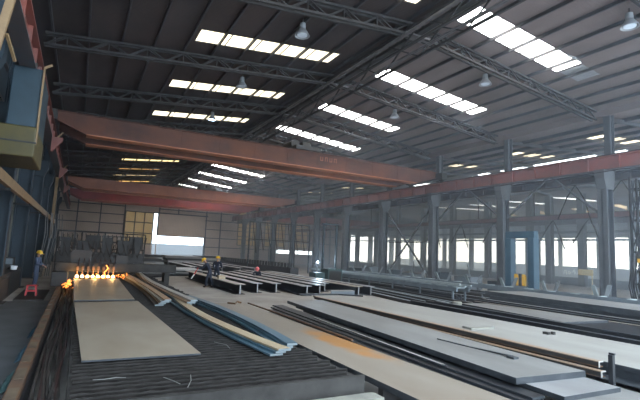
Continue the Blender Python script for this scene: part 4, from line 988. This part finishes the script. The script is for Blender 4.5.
t = thing('red_white_tool', (6.35, 26.8, 0), 'red and white marking rod held by the leaning worker', 'tool')
MB().bar((6.37, 26.68, 1.10), (6.2, 26.8, .72), .05).build('handle', 'red', t); MB().bar((6.2, 26.8, .72), (6.07, 26.9, .45), .05).build('tip', 'white', t)
tag(MB().box(7.45, 7.85, 26.0, 26.3, .52, .72).build('tool_box', 'striptan', loc=(7.65, 26.1, .52)), 'small tan box on the leftmost beam between the two workers', 'box')

# ------------------------------------------------------------------ haze
hz = MB().box(XL - .1, XO + .1, -.9, YB + .1, -.1, 12.2).build('smoke_haze', 'dark')
hm = bpy.data.materials.new('bluish_smoke'); hm.use_nodes = True; nt = hm.node_tree; nt.nodes.clear()
out = nt.nodes.new('ShaderNodeOutputMaterial'); vs_ = nt.nodes.new('ShaderNodeVolumeScatter')
vs_.inputs['Color'].default_value = (.72, .84, 1.0, 1); vs_.inputs['Density'].default_value = .0065; vs_.inputs['Anisotropy'].default_value = .35
tc = nt.nodes.new('ShaderNodeTexCoord'); sx = nt.nodes.new('ShaderNodeSeparateXYZ'); mr = nt.nodes.new('ShaderNodeMapRange'); my = nt.nodes.new('ShaderNodeMapRange'); mm = nt.nodes.new('ShaderNodeMath'); mm.operation = 'ADD'
nt.links.new(tc.outputs['Object'], sx.inputs[0]); nt.links.new(sx.outputs['X'], mr.inputs['Value']); nt.links.new(sx.outputs['Y'], my.inputs['Value'])
for q, vals in ((mr, (10, 42, .0007, .028)), (my, (18, 75, 0, .004))):
    for nm_, v_ in zip(('From Min', 'From Max', 'To Min', 'To Max'), vals): q.inputs[nm_].default_value = v_
nt.links.new(mr.outputs['Result'], mm.inputs[0]); nt.links.new(my.outputs['Result'], mm.inputs[1]); nt.links.new(mm.outputs[0], vs_.inputs['Density'])
nt.links.new(vs_.outputs[0], out.inputs['Volume'])
hz.data.materials.clear(); hz.data.materials.append(hm)
tag(hz, 'thin bluish welding smoke filling the whole hall', 'haze', kind='stuff')

# ------------------------------------------------------------------ world, camera
w = bpy.data.worlds.new('sky'); sc.world = w; w.use_nodes = True
bg = w.node_tree.nodes['Background']; bg.inputs['Color'].default_value = (.70, .85, 1.0, 1); bg.inputs['Strength'].default_value = 8.5
cam = bpy.data.cameras.new('camera'); co = bpy.data.objects.new('camera', cam); COL.objects.link(co)
cam.sensor_fit = 'HORIZONTAL'; cam.sensor_width = 36; F = 443.94; cam.lens = F / 640 * 36; cam.clip_end = 400
v1 = V((78 - 320, 242 - 200, F)).normalized(); v2 = V((1150 - 320, 290 - 200, F)).normalized()
# axes of the hall seen from the camera (x right, y down, z forward)
ax = v2; ay = v1; az = ax.cross(ay)
if az.y > 0: az = -az
az.normalize(); ax = ay.cross(az).normalized()
if ax.dot(v2) < 0: ax = -ax
right = V((ax.x, ay.x, az.x)); down = V((ax.y, ay.y, az.y)); fwdv = V((ax.z, ay.z, az.z))
Rm = Matrix((right, -down, -fwdv)).transposed()
co.matrix_world = Matrix.Translation((0, 0, 2.3)) @ Rm.to_4x4()
sc.camera = co
sc.view_settings.view_transform = 'Standard'; sc.view_settings.look = 'None'; sc.view_settings.gamma = 1; sc.view_settings.use_curve_mapping = False
sc.view_settings.exposure = -0.35
